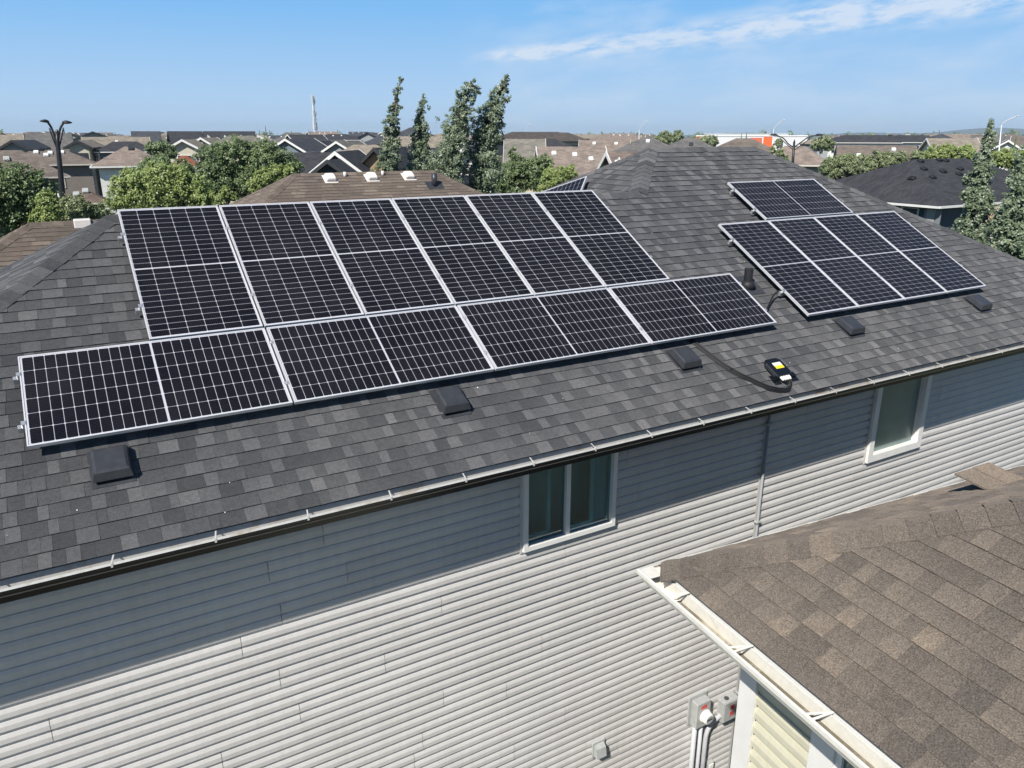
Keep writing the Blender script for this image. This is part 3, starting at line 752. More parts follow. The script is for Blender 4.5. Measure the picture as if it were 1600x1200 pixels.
for zz in (.06, -.05): MB().box((-.02, zz-.04, .1365), (.06, zz+.04, .1375), Fd).build('sticker', M_RED, db)
MB().box((.151, -.1, .02), (.185, .1, .07), Fd).build('switch_handle', M_GREYM, db)
MB().tube([Fd @ Vector((-.04, .181, .06)), Fd @ Vector((-.04, .195, .06))], .036, 14).build('knockout', M_DARK, db)
cpts = [(bx_-.13, wy-.06, bz_-.08), (bx_-.24, wy-.06, bz_-.12), (bx_-.34, wy-.06, bz_-.20), (bx_-.39, wy-.06, bz_-.32), (bx_-.40, wy-.06, bz_-.5), (bx_-.40, wy-.06, GROUND)]
MB().tube(smooth(cpts[:5])+[cpts[5]], .035, 12).build('conduit', M_PVC, db, True)
MB().tube([Fd @ Vector((-.165, -.08, .06)), Fd @ Vector((-.145, -.07, .06))], .045, 12).build('connector', M_PVC, db, True)
p = on_wall(933, 1167, WY)
wv = thing('wall_vent', 'small grey hooded wall vent low on the siding', 'wall vent', (p.x, WY, p.z-.12))
Fv = frame((p.x, wy, p.z), XU, Vector((0, 0, 1)), Vector((0, -1, 0)))
MB().bevbox((-.10, -.12, 0), (.10, .12, .02), .004, Fv).build('flange', M_GREYM, wv)
hd = MB(); hd.loft([[Fv @ Vector(a_) for a_ in ((-.075, -.09, .02), (.075, -.09, .02), (.075, .09, .02), (-.075, .09, .02))], [Fv @ Vector(a_) for a_ in ((-.075, -.085, .10), (.075, -.085, .10), (.075, .05, .075), (-.075, .05, .075))]]); hd.build('hood', M_GREYM, wv)
p = on_wall(1103, 1192, WY)
oc = thing('outlet_cover', 'small white weatherproof outlet cover below the electric meter', 'outlet', (p.x, WY, p.z-.1))
Fo = frame((p.x+.04, wy, p.z-.04), XU, Vector((0, 0, 1)), Vector((0, -1, 0)))
MB().bevbox((-.06, -.08, 0), (.06, .08, .05), .006, Fo).build('case', M_GREYM, oc)
MB().bevbox((-.045, -.02, .05), (.045, .06, .062), .004, Fo).build('lid', M_WST, oc)

# ------------------------------------------------------------------ neighbour's house in the foreground, turned five degrees
A5 = R(5); NX = Vector((math.cos(A5), -math.sin(A5), 0)); NY = Vector((math.sin(A5), math.cos(A5), 0)); NZ = Vector((0, 0, 1))
CN = on_plane(1010, 888, (0, 0, -.6), NZ)
FN = frame(CN, NX, NY, NZ)
nb = thing('house', 'tan brown roofed house with cream siding in the near right corner', 'house', (CN+NX*4-NY*4)-NZ*(CN.z-GROUND))
def nl(a, b, c=0.): return CN+NX*a+NY*b+NZ*c
P5 = R(30.2); tp = math.tan(P5); HWN = 4.6; LN = 12.
dk = MB(); z_ = -.013
pk0 = (HWN, -HWN, HWN*tp); pk1 = (HWN, -LN+HWN, HWN*tp)
def nz_(t3): return nl(t3[0], t3[1], t3[2]+z_)
ei = .068; c0, c1, c2_, c3 = (ei, -ei, ei*tp), (ei, -LN+ei, ei*tp), (2*HWN-ei, -LN+ei, ei*tp), (2*HWN-ei, -ei, ei*tp)
dk.poly([nz_(c1), nz_(c0)][::-1]+[nz_(pk1), nz_(pk0)][::1]) if False else dk.poly([nz_(c0), nz_(pk0), nz_(pk1), nz_(c1)])
dk.poly([nz_(c0), nz_(c3), nz_(pk0)]); dk.poly([nz_(c3), nz_(c2_), nz_(pk1), nz_(pk0)]); dk.poly([nz_(c1), nz_(pk1), nz_(c2_)])
nroof = dk.build('roof', M_SHB, nb)
rg2 = random.Random(21); cp_ = math.cos(P5); sp5 = math.sin(P5)
V1 = NX*cp_+NZ*sp5; n1 = -NX*sp5+NZ*cp_
z1 = [(.06, .07), (LN-.06, .07), (LN-HWN, HWN/cp_), (HWN, HWN/cp_)]
t1 = tabs(CN, -NY, V1, lambda v: z1, HWN/cp_, rg2, 0, LN, .09, .21, vstart=.07)
V2 = -NY*cp_+NZ*sp5; n2 = NY*sp5+NZ*cp_
z2 = [(0, 0), (2*HWN, 0), (HWN, HWN/cp_)]
# this slope faces away from the street: U runs along -x so that the normal points outwards
z2m = [(-2*HWN+.06, .07), (-.06, .07), (-HWN, HWN/cp_)]
t2 = tabs(CN, -NX, V2, lambda v: z2m, HWN/cp_, rg2, -2*HWN, 0, .09, .21, vstart=.07)
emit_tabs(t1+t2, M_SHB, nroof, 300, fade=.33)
caps(nl(.075, -.075, .075*tp), nl(*pk0), n1, n2, M_SHB, nroof, rg2, .155)
# cream gutters round the two visible eaves
def ngutter(length, axis):
    """axis 0: along the eave that runs towards the camera; 1: along the eave facing the grey wall"""
    # profile across: 0 at the shingle edge, growing outwards; z from the eave
    out = [(-.03, -.02), (-.03, -.115), (.052, -.115), (.06, -.10), (.062, -.082), (.082, -.066), (.088, -.05), (.089, -.022), (.075, -.018), (.074, -.026), (.083, -.030), (.082, -.05), (.076, -.062), (.056, -.079), (.054, -.098), (.049, -.109), (-.024, -.109), (-.024, -.02)]
    out = [(a_*1.12-.050, b_) for a_, b_ in out]
    mk = (lambda s, q: nl(-q[0], -s, q[1])) if axis == 0 else (lambda s, q: nl(s, q[0], q[1]))
    mb = MB()
    # mitred at the corner, straight at the far end
    ra = [mk(-q[0], q) for q in out]; rb = [mk(length, q) for q in out]
    mb.loft([ra, rb]); g_ = mb.build('gutter', M_CREAMG, nb)
    s = .36
    while s < length-.2:
        h_ = MB()
        w_ = .0055
        h_.hexa([mk(s-w_, (.04, -.020)), mk(s+w_, (.04, -.020)), mk(s+w_+.03, (-.075, .008)), mk(s-w_+.03, (-.075, .008)), mk(s-w_, (.04, -.014)), mk(s+w_, (.04, -.014)), mk(s+w_+.03, (-.075, .014)), mk(s-w_+.03, (-.075, .014))])
        h_.hexa([mk(s-.05, (.036, -.020)), mk(s-.05+.012, (.036, -.020)), mk(s+.012+.02, (-.07, .006)), mk(s+.02, (-.07, .006)), mk(s-.05, (.036, -.015)), mk(s-.038, (.036, -.015)), mk(s+.032, (-.07, .011)), mk(s+.02, (-.07, .011))])
        h_.build('hanger', M_CREAMG, g_); s += .62
    if axis == 0:
        d_ = MB(); d_.hexa([mk(.30, (-.078, -.1085)), mk(length, (-.078, -.1085)), mk(length, (-.044, -.1085)), mk(.30, (-.044, -.1085)), mk(.30, (-.074, -.104)), mk(length, (-.074, -.104)), mk(length, (-.048, -.104)), mk(.30, (-.048, -.104))])
        d_.build('gutter_silt', stained('silt', (.16, .14, .10), (.5, .46, .36), .9, .5, 3.), g_)
        k_ = MB(); k_.box((-.03, -.10, -.021), (.075, .03, -.017), frame(nl(0, 0, 0), NX, NY, NZ)) 
        k_.build('corner_plate', M_CREAMG, g_)
ngutter(LN, 0); ngutter(2*HWN, 1)
MB().box((.092, -LN, -.2), (.11, -.092, -.0), FN).build('fascia', M_TRIMW, nb); MB().box((.1105, -.11, -.2), (2*HWN, -.092, -.001), FN).build('fascia', M_TRIMW, nb)
IN = .5
MB().box((.0925, -LN, -.215), (IN+.2, -.093, -.203), FN).build('soffit', M_TRIMW, nb)
nw = MB().box((IN+.5, -LN+.6, GROUND-CN.z), (2*HWN-IN, -IN-.5, -.21), FN).build('wall', M_SIDC, nb)
zt = -.21
wv0, wv1, wvt = -1.36, -2.66, -.35      # window range along the wall
for r0 in range(0, 58, 2):
    segs = [(-.69, -1.19), (-2.85, -6.5), (-6.5, -10.2)]
    if zt-(r0+2)*EXPS < -1.75: segs = [(-.69, -4.2), (-4.2, -8.), (-8., -10.2)]
    for a_, b_ in segs:
        mb = MB()
        for ci in (0, 1):
            zb = zt-EXPS*(r0+ci+1); pr = [(-.012, 0), (.017, 0), (.0165, .045), (.0145, .052), (.004, .079), (-.008, .081), (-.008, EXPS+.012), (-.012, EXPS+.012)]
            if zb < GROUND-CN.z: continue
            mb.loft([[nl(IN-y, a_, zb+z) for y, z in pr], [nl(IN-y, b_, zb+z) for y, z in pr]])
        if mb.v: mb.build('siding_panel', M_SIDC, nw)
cb = MB(); cb.box((IN-.03, -.69, GROUND-CN.z), (IN+.0, -.535, -.216), FN); cb.box((IN, -.56, GROUND-CN.z), (IN+.14, -.535, -.217), FN); cb.build('corner_board', M_TRIMW, nb)
MB().box((IN+.14, -.57, GROUND-CN.z), (2*HWN-IN, -.56, -.218), FN).build('wall', M_SIDC, nb)
f_ = MB(); f_.box((IN-.03, -1.37, -1.75), (IN+.02, -1.19, -.216), FN); f_.box((IN-.03, -2.85, -1.75), (IN+.02, -2.67, -.216), FN); f_.box((IN-.03, -2.67, -1.75), (IN+.02, -1.37, -1.6), FN); f_.box((IN-.03, -2.67, -.3), (IN+.02, -1.37, -.216), FN)
nwd = f_.build('window', M_TRIMW, nb)
f_ = MB(); f_.box((IN-.012, -1.42, -1.6), (IN+.03, -1.372, -.3), FN); f_.box((IN-.012, -2.665, -1.6), (IN+.03, -2.62, -.3), FN); f_.box((IN-.012, -2.05, -1.6), (IN+.03, -1.99, -.3), FN); f_.build('sash', M_WHITE, nwd)
MB().box((IN+.01, -2.62, -1.6), (IN+.014, -2.05, -.3), FN).build('pane', M_PANE, nwd); MB().box((IN+.01, -1.99, -1.6), (IN+.014, -1.42, -.3), FN).build('pane', M_PANE, nwd)
# lifted shingles at the far side of the hip
pq = on_plane(1542, 752, CN+n2*.05, n2)
Ff = frame(pq+NZ*.03, NX, NY, NZ)
for x0_, x1_, t0_, tn in ((-.20, -.005, .0, .8), (.0, .19, .012, .95)):
    lf = MB(); lf.hexa([(x0_, -.15, -.012+t0_), (x1_, -.155, -.004+t0_), (x1_, .13, .012+t0_), (x0_, .13, .006+t0_), (x0_, -.15, .004+t0_), (x1_, -.155, .012+t0_), (x1_, .13, .028+t0_), (x0_, .13, .022+t0_)], Ff, tn)
    lf.build('lifted_shingle', M_SHB, nroof)

# ------------------------------------------------------------------ neighbourhood houses
BR, PK, DK, GY, TN, BL = (.165, .140, .122), (.235, .195, .168), (.05, .052, .059), (.14, .137, .133), (.255, .225, .185), (.068, .074, .086)
W1, W2, W3, W4, W5, W6 = (.70, .69, .66), (.20, .172, .15), (.55, .50, .40), (.13, .16, .19), (.42, .27, .15), (.30, .31, .31)
WT, DT, CT = (.74, .73, .70), (.03, .031, .034), (.56, .52, .45)
def cname(pre, c): return pre+'_'+'_'.join(str(int(x*1000)) for x in c)
def wallm(c): return plain(cname('stucco', c), c, .8, var=.07, scale=2.2, bump=.1)
def trimm(c): return plain(cname('trim', c), c, .5, var=.06, scale=4)
def bg_house(label, x0, x1, py, d, W, pitch, yaw=-30, hip=True, roofc=BR, wallc=W2, trimc=WT, L=None, nwin=2, vents=0, ventc=None, win_h=1.1, group=None, garage=False, exact=False):
    c = far((x0+x1)/2, py, d)
    fs = max(.35, abs(math.cos(R(yaw+30))))
    phi = math.atan2(c.x-CAM.x, c.y-CAM.y)-YAW                       # how far off the middle of the view it stands
    if L is None: L = max(.1, (x1-x0)*d*math.cos(phi)**2/1259/2/fs)
    if not exact: yaw -= math.degrees(phi)
    if not hip and fs < .7:                                           # gable end towards us: the given point is its apex
        rd = Vector((math.cos(R(yaw)), math.sin(R(yaw)), 0)); vw = c-CAM
        c = c+(rd if rd.dot(vw) > 0 else -rd)*L
    t_ = thing('house', label, 'house', M=Matrix.Translation((c.x, c.y, GROUND)) @ Matrix.Rotation(R(yaw), 4, 'Z'), group=group)
    h = c.z-GROUND; he = h-W*pitch; th_ = .16; ov = .42
    rm = far_roof(cname('shingles', roofc), roofc)
    r_ = MB()
    if hip:
        ex = L+W
        top = [(-ex, -W, he), (ex, -W, he), (ex, W, he), (-ex, W, he)]; low = [(x, y, z-th_) for x, y, z in top]
        a, b = (-L, 0, h), (L, 0, h)
        r_.poly([top[0], top[1], b, a]); r_.poly([top[2], top[3], a, b]); r_.poly([top[1], top[2], b]); r_.poly([top[3], top[0], a]); r_.poly(low[::-1])
        for i in range(4): r_.poly([low[i], low[(i+1) % 4], top[(i+1) % 4], top[i]])
    else:
        ex = L
        pr = [(-W, he), (-W, he-th_), (0, h-th_), (W, he-th_), (W, he), (0, h)]
        k = len(r_.v)
        A = [(-L, y, z) for y, z in pr]; B = [(L, y, z) for y, z in pr]
        r_.poly([A[0], B[0], B[5], A[5]]); r_.poly([A[5], B[5], B[4], A[4]]); r_.poly([A[1], A[2], B[2], B[1]]); r_.poly([A[2], A[3], B[3], B[2]])
        r_.poly([A[0], A[1], B[1], B[0]]); r_.poly([A[4], B[4], B[3], A[3]])
        for Q in (A, B): r_.poly([Q[0], Q[5], Q[2], Q[1]]); r_.poly([Q[5], Q[4], Q[3], Q[2]])
    ro = local('roof', r_.mesh('roof', rm), t_)
    wl = MB(); wx, wyy = ex-ov, W-ov
    if hip: wl.box((-wx, -wyy, 0), (wx, wyy, he-th_+.02))
    else:
        pr = [(-wyy, 0), (wyy, 0), (wyy, he-th_+ov*pitch-.03), (0, h-th_-.03), (-wyy, he-th_+ov*pitch-.03)]
        wl.loft([[(-wx, y, z) for y, z in pr], [(wx, y, z) for y, z in pr]])
    wo_ = local('wall', wl.mesh('wall', wallm(wallc)), t_)
    tm = trimm(trimc)
    tb = .13
    def part(name, a, b, m_): local(name, MB().box(a, b).mesh(name, m_), t_)
    part('gutter', (-ex, -W-.08, he-tb+.02), (ex, -W-.004, he-.015), tm); part('gutter', (-ex, W+.004, he-tb+.02), (ex, W+.08, he-.015), tm)
    if hip:
        part('gutter', (-ex-.08, -W, he-tb+.02), (-ex-.004, W, he-.015), tm); part('gutter', (ex+.004, -W, he-tb+.02), (ex+.08, W, he-.015), tm)
    else:
        for sx in (-1, 1):
            for sy in (-1, 1):
                xa, xb = sorted((sx*(L+.004), sx*(L+.05)))
                mb = MB(); mb.hexa([(xa, sy*(W+.05), he-.22), (xb, sy*(W+.05), he-.22), (xb, 0, h-.20), (xa, 0, h-.20), (xa, sy*(W+.05), he+.02), (xb, sy*(W+.05), he+.02), (xb, 0, h+.04), (xa, 0, h+.04)])
                local('rake_board', mb.mesh('rake_board', tm), t_)
    # windows on the two walls towards the camera
    cl_ = Matrix.Rotation(R(-yaw), 3, 'Z') @ (CAM-c)
    sy = -1 if cl_.y < 0 else 1; sx = -1 if cl_.x < 0 else 1
    zt_ = he-th_-.45
    for i in range(nwin):
        fx = -wx+(i+.5)*2*wx/nwin; ww = min(.8, wx/nwin*.55)
        q = sorted((sy*(wyy-.02), sy*(wyy+.05)))
        wd = local('window', MB().box((fx-ww-.08, q[0], zt_-win_h-.08), (fx+ww+.08, q[1], zt_+.08)).mesh('window', tm), t_)
        q = sorted((sy*(wyy+.051), sy*(wyy+.058)))
        for s0, s1 in ((-ww, -.04), (.04, ww)): local('pane', MB().box((fx+s0, q[0], zt_-win_h), (fx+s1, q[1], zt_)).mesh('pane', M_FARP), wd)
    if nwin:
        q = sorted((sx*(wx-.02), sx*(wx+.05)))
        wd = local('window', MB().box((q[0], -.75, zt_-win_h-.08), (q[1], .75, zt_+.08)).mesh('window', tm), t_)
        q = sorted((sx*(wx+.051), sx*(wx+.058))); local('pane', MB().box((q[0], -.66, zt_-win_h), (q[1], .66, zt_)).mesh('pane', M_FARP), wd)
    if garage:
        q = sorted((sx*(wx+.01), sx*(wx+.06))); local('garage_door', MB().box((q[0], -wyy*.7, 0.0), (q[1], wyy*.7, he-.9)).mesh('garage_door', wallm((.16, .2, .25))), t_)
    rv = random.Random(int(x0*7+d))
    vmat = M_WHITE if ventc is None else ventc
    sl_ = math.atan(pitch)
    for i in range(vents):
        fx = -L*.8+1.6*L*(i+.5)/vents+rv.uniform(-.2, .2); s_ = rv.uniform(.12, .4)*W
        Mv = Matrix.Translation((fx, sy*s_, h-s_*pitch)) @ Matrix.Rotation(-sy*sl_, 4, 'X')
        local('roof_vent', MB().bevbox((-.17, -.2, 0), (.17, .2, .14), .03, Mv).mesh('roof_vent', vmat), t_)
    return t_
# two brown roofs just behind the grey house, near enough to show their courses
def near_brown(label, pa, pb, zr, W, right_gable, n_left=True, rx=5):
    a = on_plane(*pa, (0, 0, zr), NZ); b = on_plane(*pb, (0, 0, zr), NZ); y = (a.y+b.y)/2
    xa, xb = a.x, b.x; ze = zr-W*tp
    t_ = thing('house', label, 'house', ((xa+xb)/2, y, GROUND))
    el = (xa-W, y-W, ze); er = ((xb if right_gable else xb+W), y-W, ze)
    dk_ = MB(); dz = Vector((0, 0, -.013))
    P = lambda *q_: Vector(q_)+dz
    bl = (xa-W, y+W, ze); brr = (er[0], y+W, ze)
    dk_.poly([P(*el), P(*er), P(xb, y, zr), P(xa, y, zr)]); dk_.poly([P(*brr), P(*bl), P(xa, y, zr), P(xb, y, zr)]); dk_.poly([P(*bl), P(*el), P(xa, y, zr)])
    if not right_gable: dk_.poly([P(*er), P(*brr), P(xb, y, zr)])
    r_ = dk_.build('roof', M_SHR, t_)
    rgx = random.Random(int(xa*10)+rx); Vf = Vector((0, cp_, sp5)); nfb = Vector((0, -sp5, cp_))
    wz = er[0]-el[0]
    zz = [(0, 0), (wz, 0), (xb-el[0], W/cp_), (xa-el[0], W/cp_)]
    tt = tabs(Vector(el), XU, Vf, lambda v: zz, W/cp_, rgx, 0, wz, .22, .5)
    zl = [(-W, 0), (W, 0), (0, W/cp_)]
    tt += tabs(Vector((el[0], y, ze)), Vector((0, -1, 0)), Vector((cp_, 0, sp5)), lambda v: zl, W/cp_, rgx, -W, W, .22, .5)
    emit_tabs(tt, M_SHR, r_, 0)
    nlb = Vector((-sp5, 0, cp_)); nbb = Vector((0, sp5, cp_)); nrb = Vector((sp5, 0, cp_))
    caps(el, (xa, y, zr), nlb, nfb, M_SHR, r_, rgx, .15, .2); caps(bl, (xa, y, zr), nlb, nbb, M_SHR, r_, rgx, .15, .2)
    caps((xa, y, zr), (xb, y, zr), nfb, nbb, M_SHR, r_, rgx, .15, .2)
    if not right_gable: caps(er, (xb, y, zr), nfb, nrb, M_SHR, r_, rgx, .15, .2); caps(brr, (xb, y, zr), nbb, nrb, M_SHR, r_, rgx, .15, .2)
    wl = MB(); wl.box((el[0]+.45, y-W+.45, GROUND), (er[0]-(.2 if right_gable else .45), y+W-.45, ze-.02)); wl.build('wall', wallm(W3), t_)
    MB().box((el[0], y-W-.11, ze-.13), (er[0], y-W-.003, ze-.02)).build('gutter', M_TRIMW, t_)
    return t_, xa, xb, y, zr, nfb, Vf
r1, xa, xb, ry, rzz, nfb, Vf = near_brown('brown hip roof with three white vents just behind the upper panels', (457, 272), (678, 267), 1.30, 4.1, False)
def slope_at(px, py): return on_plane(px, py, (0, ry, rzz), nfb)
M_VW = plain('white_vent', (.74, .69, .64), .5, var=.05)
for px, py in ((518, 285), (583, 283), (641, 281)):
    p = slope_at(px, py); Fr = frame(p, XU, Vf, nfb)
    hd_ = MB(); hd_.bevbox((-.145, -.0, .03), (.145, .30, .125), .03, Fr); v_ = hd_.build('roof_vent', M_VW, r1)
    MB().box((-.19, -.05, .012), (.19, .34, .02), Fr).build('flashing', M_VW, v_); MB().box((-.12, .015, .02), (.12, .28, .031), Fr).build('louvre', M_DARK, v_)
for px, py in ((539, 276), (598, 274)):
    p = slope_at(px, py); MB().tube([p-NZ*.02, p+NZ*.13], .045, 10).build('vent_pipe', M_VW, r1, True)
p = slope_at(679, 290); MB().tube([p-NZ*.02, p+NZ*.36], .085, 14).build('vent_pipe', M_HOOD, r1, True)
MB().box((-.26, -.2, .012), (.26, .2, .02), frame(p, XU, Vf, nfb)).build('flashing', M_HOOD, r1)
r2, xa2, xb2, ry2, rz2, nfb2, _v = near_brown('low brown hip roof behind the left hip of the grey roof', (47, 347), (190, 344), .62, 2.9, True)
p = on_plane(129, 350, (0, ry2, rz2), nfb2); q_ = frame(p, XU, Vector((0, 1, 0)), NZ)
MB().bevbox((-.16, -.12, -.15), (.16, .16, .10), .015, q_).build('chimney_box', M_VW, r2)

# the charcoal house on the right, seen corner-on
cc = on_plane(1467, 322, (0, 0, -.63), NZ); Wk, Lk, pk_ = 4.3, 2.2, .42
th_ = thing('house', 'charcoal hip roofed house with navy wall right of the panels', 'house', M=Matrix.Translation((cc.x+Wk, cc.y+Wk+Lk, GROUND)) @ Matrix.Rotation(R(90), 4, 'Z'))
bpy.data.objects.remove(th_)
def hip_at(label, corner, W, L, pitch, roofc, wallc, trimc, along_x, vents):
    cx = corner.x+(W+L if along_x else W); cy = corner.y+(W if along_x else W+L); h = corner.z+W*pitch
    z, px, py = depth_px((cx, cy, h)); d = math.hypot(cx-CAM.x, cy-CAM.y)
    t_ = bg_house(label, px, px, py, d, W, pitch, 0 if along_x else 90, True, roofc, wallc, trimc, L=L, nwin=0, exact=True)
    for vx, vy in vents:
        n_ = Vector((0, -math.sin(math.atan(pitch)), math.cos(math.atan(pitch)))) if True else None
        best = None
        for n_, p0 in ((Vector((0, -pitch, 1)).normalized(), corner), (Vector((-pitch, 0, 1)).normalized(), corner)):
            q = on_plane(vx, vy, p0, n_)
            if best is None or q.z < best[0].z: best = (q, n_)
        q, n_ = best; xx = Vector((1, 0, 0)) if abs(n_.x) < .1 else Vector((0, -1, 0))
        Fr = frame(q, xx, n_.cross(xx), n_)
        o_ = MB().bevbox((-.17, -.13, .0), (.17, .13, .11), .03, Fr).build('roof_vent', M_HOODD, None); o_.parent = t_; o_.matrix_parent_inverse = WORLD[t_.name].inverted()
    return t_
NAVY = (.035, .055, .075)
hk = hip_at('charcoal hip roofed house with navy wall right of the panels', cc, Wk, Lk, pk_, DK, NAVY, WT, True, [(1425, 280), (1443, 265), (1473, 269), (1457, 278), (1498, 273), (1500, 265), (1438, 253), (1467, 251), (1477, 252)])
def on_hk(px, py, x): return on_plane(px, py, (x, 0, 0), Vector((1, 0, 0)))
wxk = cc.x+.42
for nm, a_, b_, m_, o_ in (('stone_panel', (1445, 327), (1466, 360), wallm((.19, .20, .21)), .04), ('trim_board', (1449, 325), (1456, 362), wallm(W6), .06), ('window', (1408, 322), (1432, 352), trimm(WT), .05), ('pane', (1411, 325), (1429, 352), M_FARP, .075)):
    p0, p1 = on_hk(*a_, wxk-o_), on_hk(*b_, wxk-o_)
    ob = MB().box((wxk-o_, min(p0.y, p1.y), min(p0.z, p1.z)), (wxk-o_+.03, max(p0.y, p1.y), max(p0.z, p1.z))).build(nm, m_, None)
    ob.parent = hk; ob.matrix_parent_inverse = WORLD[hk.name].inverted()
bg_house('small tan shed roof with cream wall between the two right-hand poplars', 1558, 1566, 322, 30, .5, .84, -30, True, (.30, .21, .14), W3, CT, nwin=1)

# the street to the left
bg_house('brown hip roofed house at the left edge behind the dark green tree', -70, 34, 235, 60, 2.3, .68, -30, True, BR, W2, CT, vents=3, ventc=M_GREYM, nwin=0)
bg_house('taupe house with one small window right behind the black double street lamp', 45, 106, 236, 72, 1.95, .48, -34, True, BR, W2, CT, vents=4, nwin=1)
bg_house('low brown garage roof in front of the taupe house', 122, 134, 297, 52, 1.15, .55, -34, True, (.15, .115, .095), W2, CT, vents=2, ventc=M_GREYM, nwin=0)
bg_house('white house with pale brown pyramid roof and triple window', 194, 208, 229, 60, 2.1, .56, -30, True, PK, W1, WT, vents=1, ventc=M_HOOD, nwin=1, win_h=1.3)
bg_house('blue walled house with charcoal roof behind the white house', 176, 214, 221, 95, 1.8, .55, -30, True, DK, W4, WT, nwin=3)
bg_house('long tan roof behind the blue walled house', 128, 234, 214, 112, 4.0, .38, -30, False, TN, W3, CT, vents=1)
bg_house('dark gable end with pale wall at the far left', 18, 18, 219, 84, 1.3, .6, 48, False, BL, W6, DT, L=4.5, nwin=1)
bg_house('wide slate blue roof behind the street lamp', 38, 112, 208, 104, 5.6, .42, -30, False, GY, W4, DT, nwin=4)
bg_house('tan roof at the far left horizon', -20, 36, 211, 128, 4.5, .35, -30, False, TN, W3, CT)
bg_house('cream cottage with dark gable left of the tan roof', 120, 120, 219, 92, 1.3, .55, 50, False, TN, W3, DT, L=4, nwin=1)
bg_house('cream gabled house with blue garage door above the round green tree', 284, 284, 218, 92, 1.9, .55, 50, False, TN, W3, WT, L=4.5, nwin=1, garage=True)
bg_house('white gabled house beside the cream gabled house', 313, 313, 215, 100, 1.1, .65, 46, False, TN, W1, WT, L=4, nwin=1)
hd11 = bg_house('long charcoal row with white triangular dormers on the horizon', 318, 398, 205, 130, 4.6, .5, -30, False, DK, W4, DT, nwin=0)
for i in range(4):
    fx = -3.1+i*2.35; Ld = 0
    mb = MB(); zb_ = 205
    hh_ = far(358, 205, 130).z-GROUND
    mb.loft([[(fx-.1, -2.4, hh_-1.45), (fx+1.1, -2.4, hh_-1.45), (fx+.0, -2.4, hh_-.55)], [(fx-.1, -.9, hh_-1.0), (fx+1.1, -.9, hh_-1.0), (fx+.0, -.9, hh_-.5)]])
    local('dormer', mb.mesh('dormer', wallm(W1)), hd11)
bg_house('grey tan hip roof below the long charcoal row', 356, 396, 212, 96, 2.6, .48, -30, True, (.17, .165, .14), W3, CT, nwin=2)
bg_house('sage roofed house left of the grey tan hip roof', 322, 342, 216, 108, 1.8, .6, -30, True, (.14, .15, .14), W3, WT)
bg_house('dark roofed house on the horizon right of the tan roofs', 205, 250, 205, 150, 5, .45, -30, False, BL, W6, DT)
bg_house('dark gabled house on the horizon above the cream house', 262, 315, 205, 140, 5, .5, -24, False, DK, W3, DT)
bg_house('small brick red roof among the trees', 283, 292, 243, 66, .9, .85, -30, True, (.24, .085, .055), W3, CT, nwin=0)
bg_house('blue gable with white barge boards right of the dark tree', 445, 445, 217, 90, 2.2, .6, 38, False, BL, (.16, .19, .22), WT, L=4.5, nwin=1)
bg_house('charcoal gable second right of the blue gable', 470, 470, 220, 94, 2.0, .55, 38, False, DK, W4, DT, L=4.5, nwin=1)
bg_house('grey tan roof left of the white mast', 494, 494, 219, 104, 2.2, .5, 38, False, GY, W3, WT, L=5)
bg_house('slate roof of the dark gabled house behind the white vents', 452, 520, 238, 56, 3.6, .6, -30, False, DK, W6, DT, nwin=0)
bg_house('dark gable with white left barge board behind the white vents', 523, 523, 237, 50, 1.65, .76, 45, False, DK, (.07, .075, .082), WT, L=3.2, nwin=0)
bg_house('small black gable in front of the larger dark gable', 511, 511, 250, 47, 1.0, .74, 45, False, DK, NAVY, DT, L=1.6, nwin=0)
bg_house('gable with orange tan wall left of the first poplar', 584, 584, 231, 52, 1.35, .95, 40, False, DK, W5, DT, L=4, nwin=0)
bg_house('charcoal roof behind the two slim poplars', 588, 690, 231, 60, 3.2, .5, -30, False, DK, W4, DT, nwin=0)
bg_house('tan hip roof behind the orange tan gable', 552, 588, 226, 78, 2.2, .5, -30, True, TN, W3, CT)
bg_house('grey gable with white barge board right of the mast', 525, 525, 221, 88, 1.7, .6, 40, False, (.16, .155, .14), W6, WT, L=4, nwin=0)
bg_house('dark plum roof right of the grey gable', 542, 566, 221, 96, 2.6, .5, -30, False, (.07, .06, .07), W4, DT)
bg_house('tall slate hip roof showing between the two slim poplars', 641, 650, 199, 112, 3.6, .42, -30, True, BL, W6, DT)
bg_house('tan roof low behind the slim poplars', 600, 690, 213, 100, 4.0, .4, -30, False, TN, W3, CT)
bg_house('white gable half hidden between the broad poplars', 726, 726, 229, 46, 1.0, 1.0, 55, False, GY, W1, WT, L=3, nwin=1)
bg_house('wide pink brown gable roof right of the poplars', 838, 946, 229, 58, 4.6, .62, -22, False, PK, W3, WT, nwin=0, vents=3)
bg_house('grey tan roof left of the wide pink brown roof', 788, 852, 217, 66, 4.6, .55, -30, False, (.20, .19, .165), W3, CT, nwin=0)
bg_house('dark brown hip roof on the horizon right of the poplars', 800, 872, 206, 112, 3.4, .34, -30, True, (.085, .076, .072), (.08, .075, .07), DT, nwin=4)
bg_house('second dark brown hip roof on the horizon', 876, 888, 207, 104, 2.8, .36, -30, True, (.09, .08, .075), W3, DT, nwin=2)
bg_house('small charcoal hip roof below the dark brown roofs', 846, 868, 217, 88, 2.3, .4, -30, True, DK, W1, DT, nwin=2)
bg_house('brown gable with long white barge board behind the upper ridge', 948, 1012, 237, 42, 3.2, .72, -8, False, (.185, .15, .128), W6, WT, nwin=0, vents=3)
bg_house('little brown gable at the left of the upper ridge', 968, 990, 247, 36, 2.0, .7, -8, False, (.17, .145, .125), W6, WT, nwin=0)
bg_house('pink brown roof beyond the brown gable', 905, 985, 219, 80, 4.2, .4, -30, False, PK, W3, CT, vents=2)
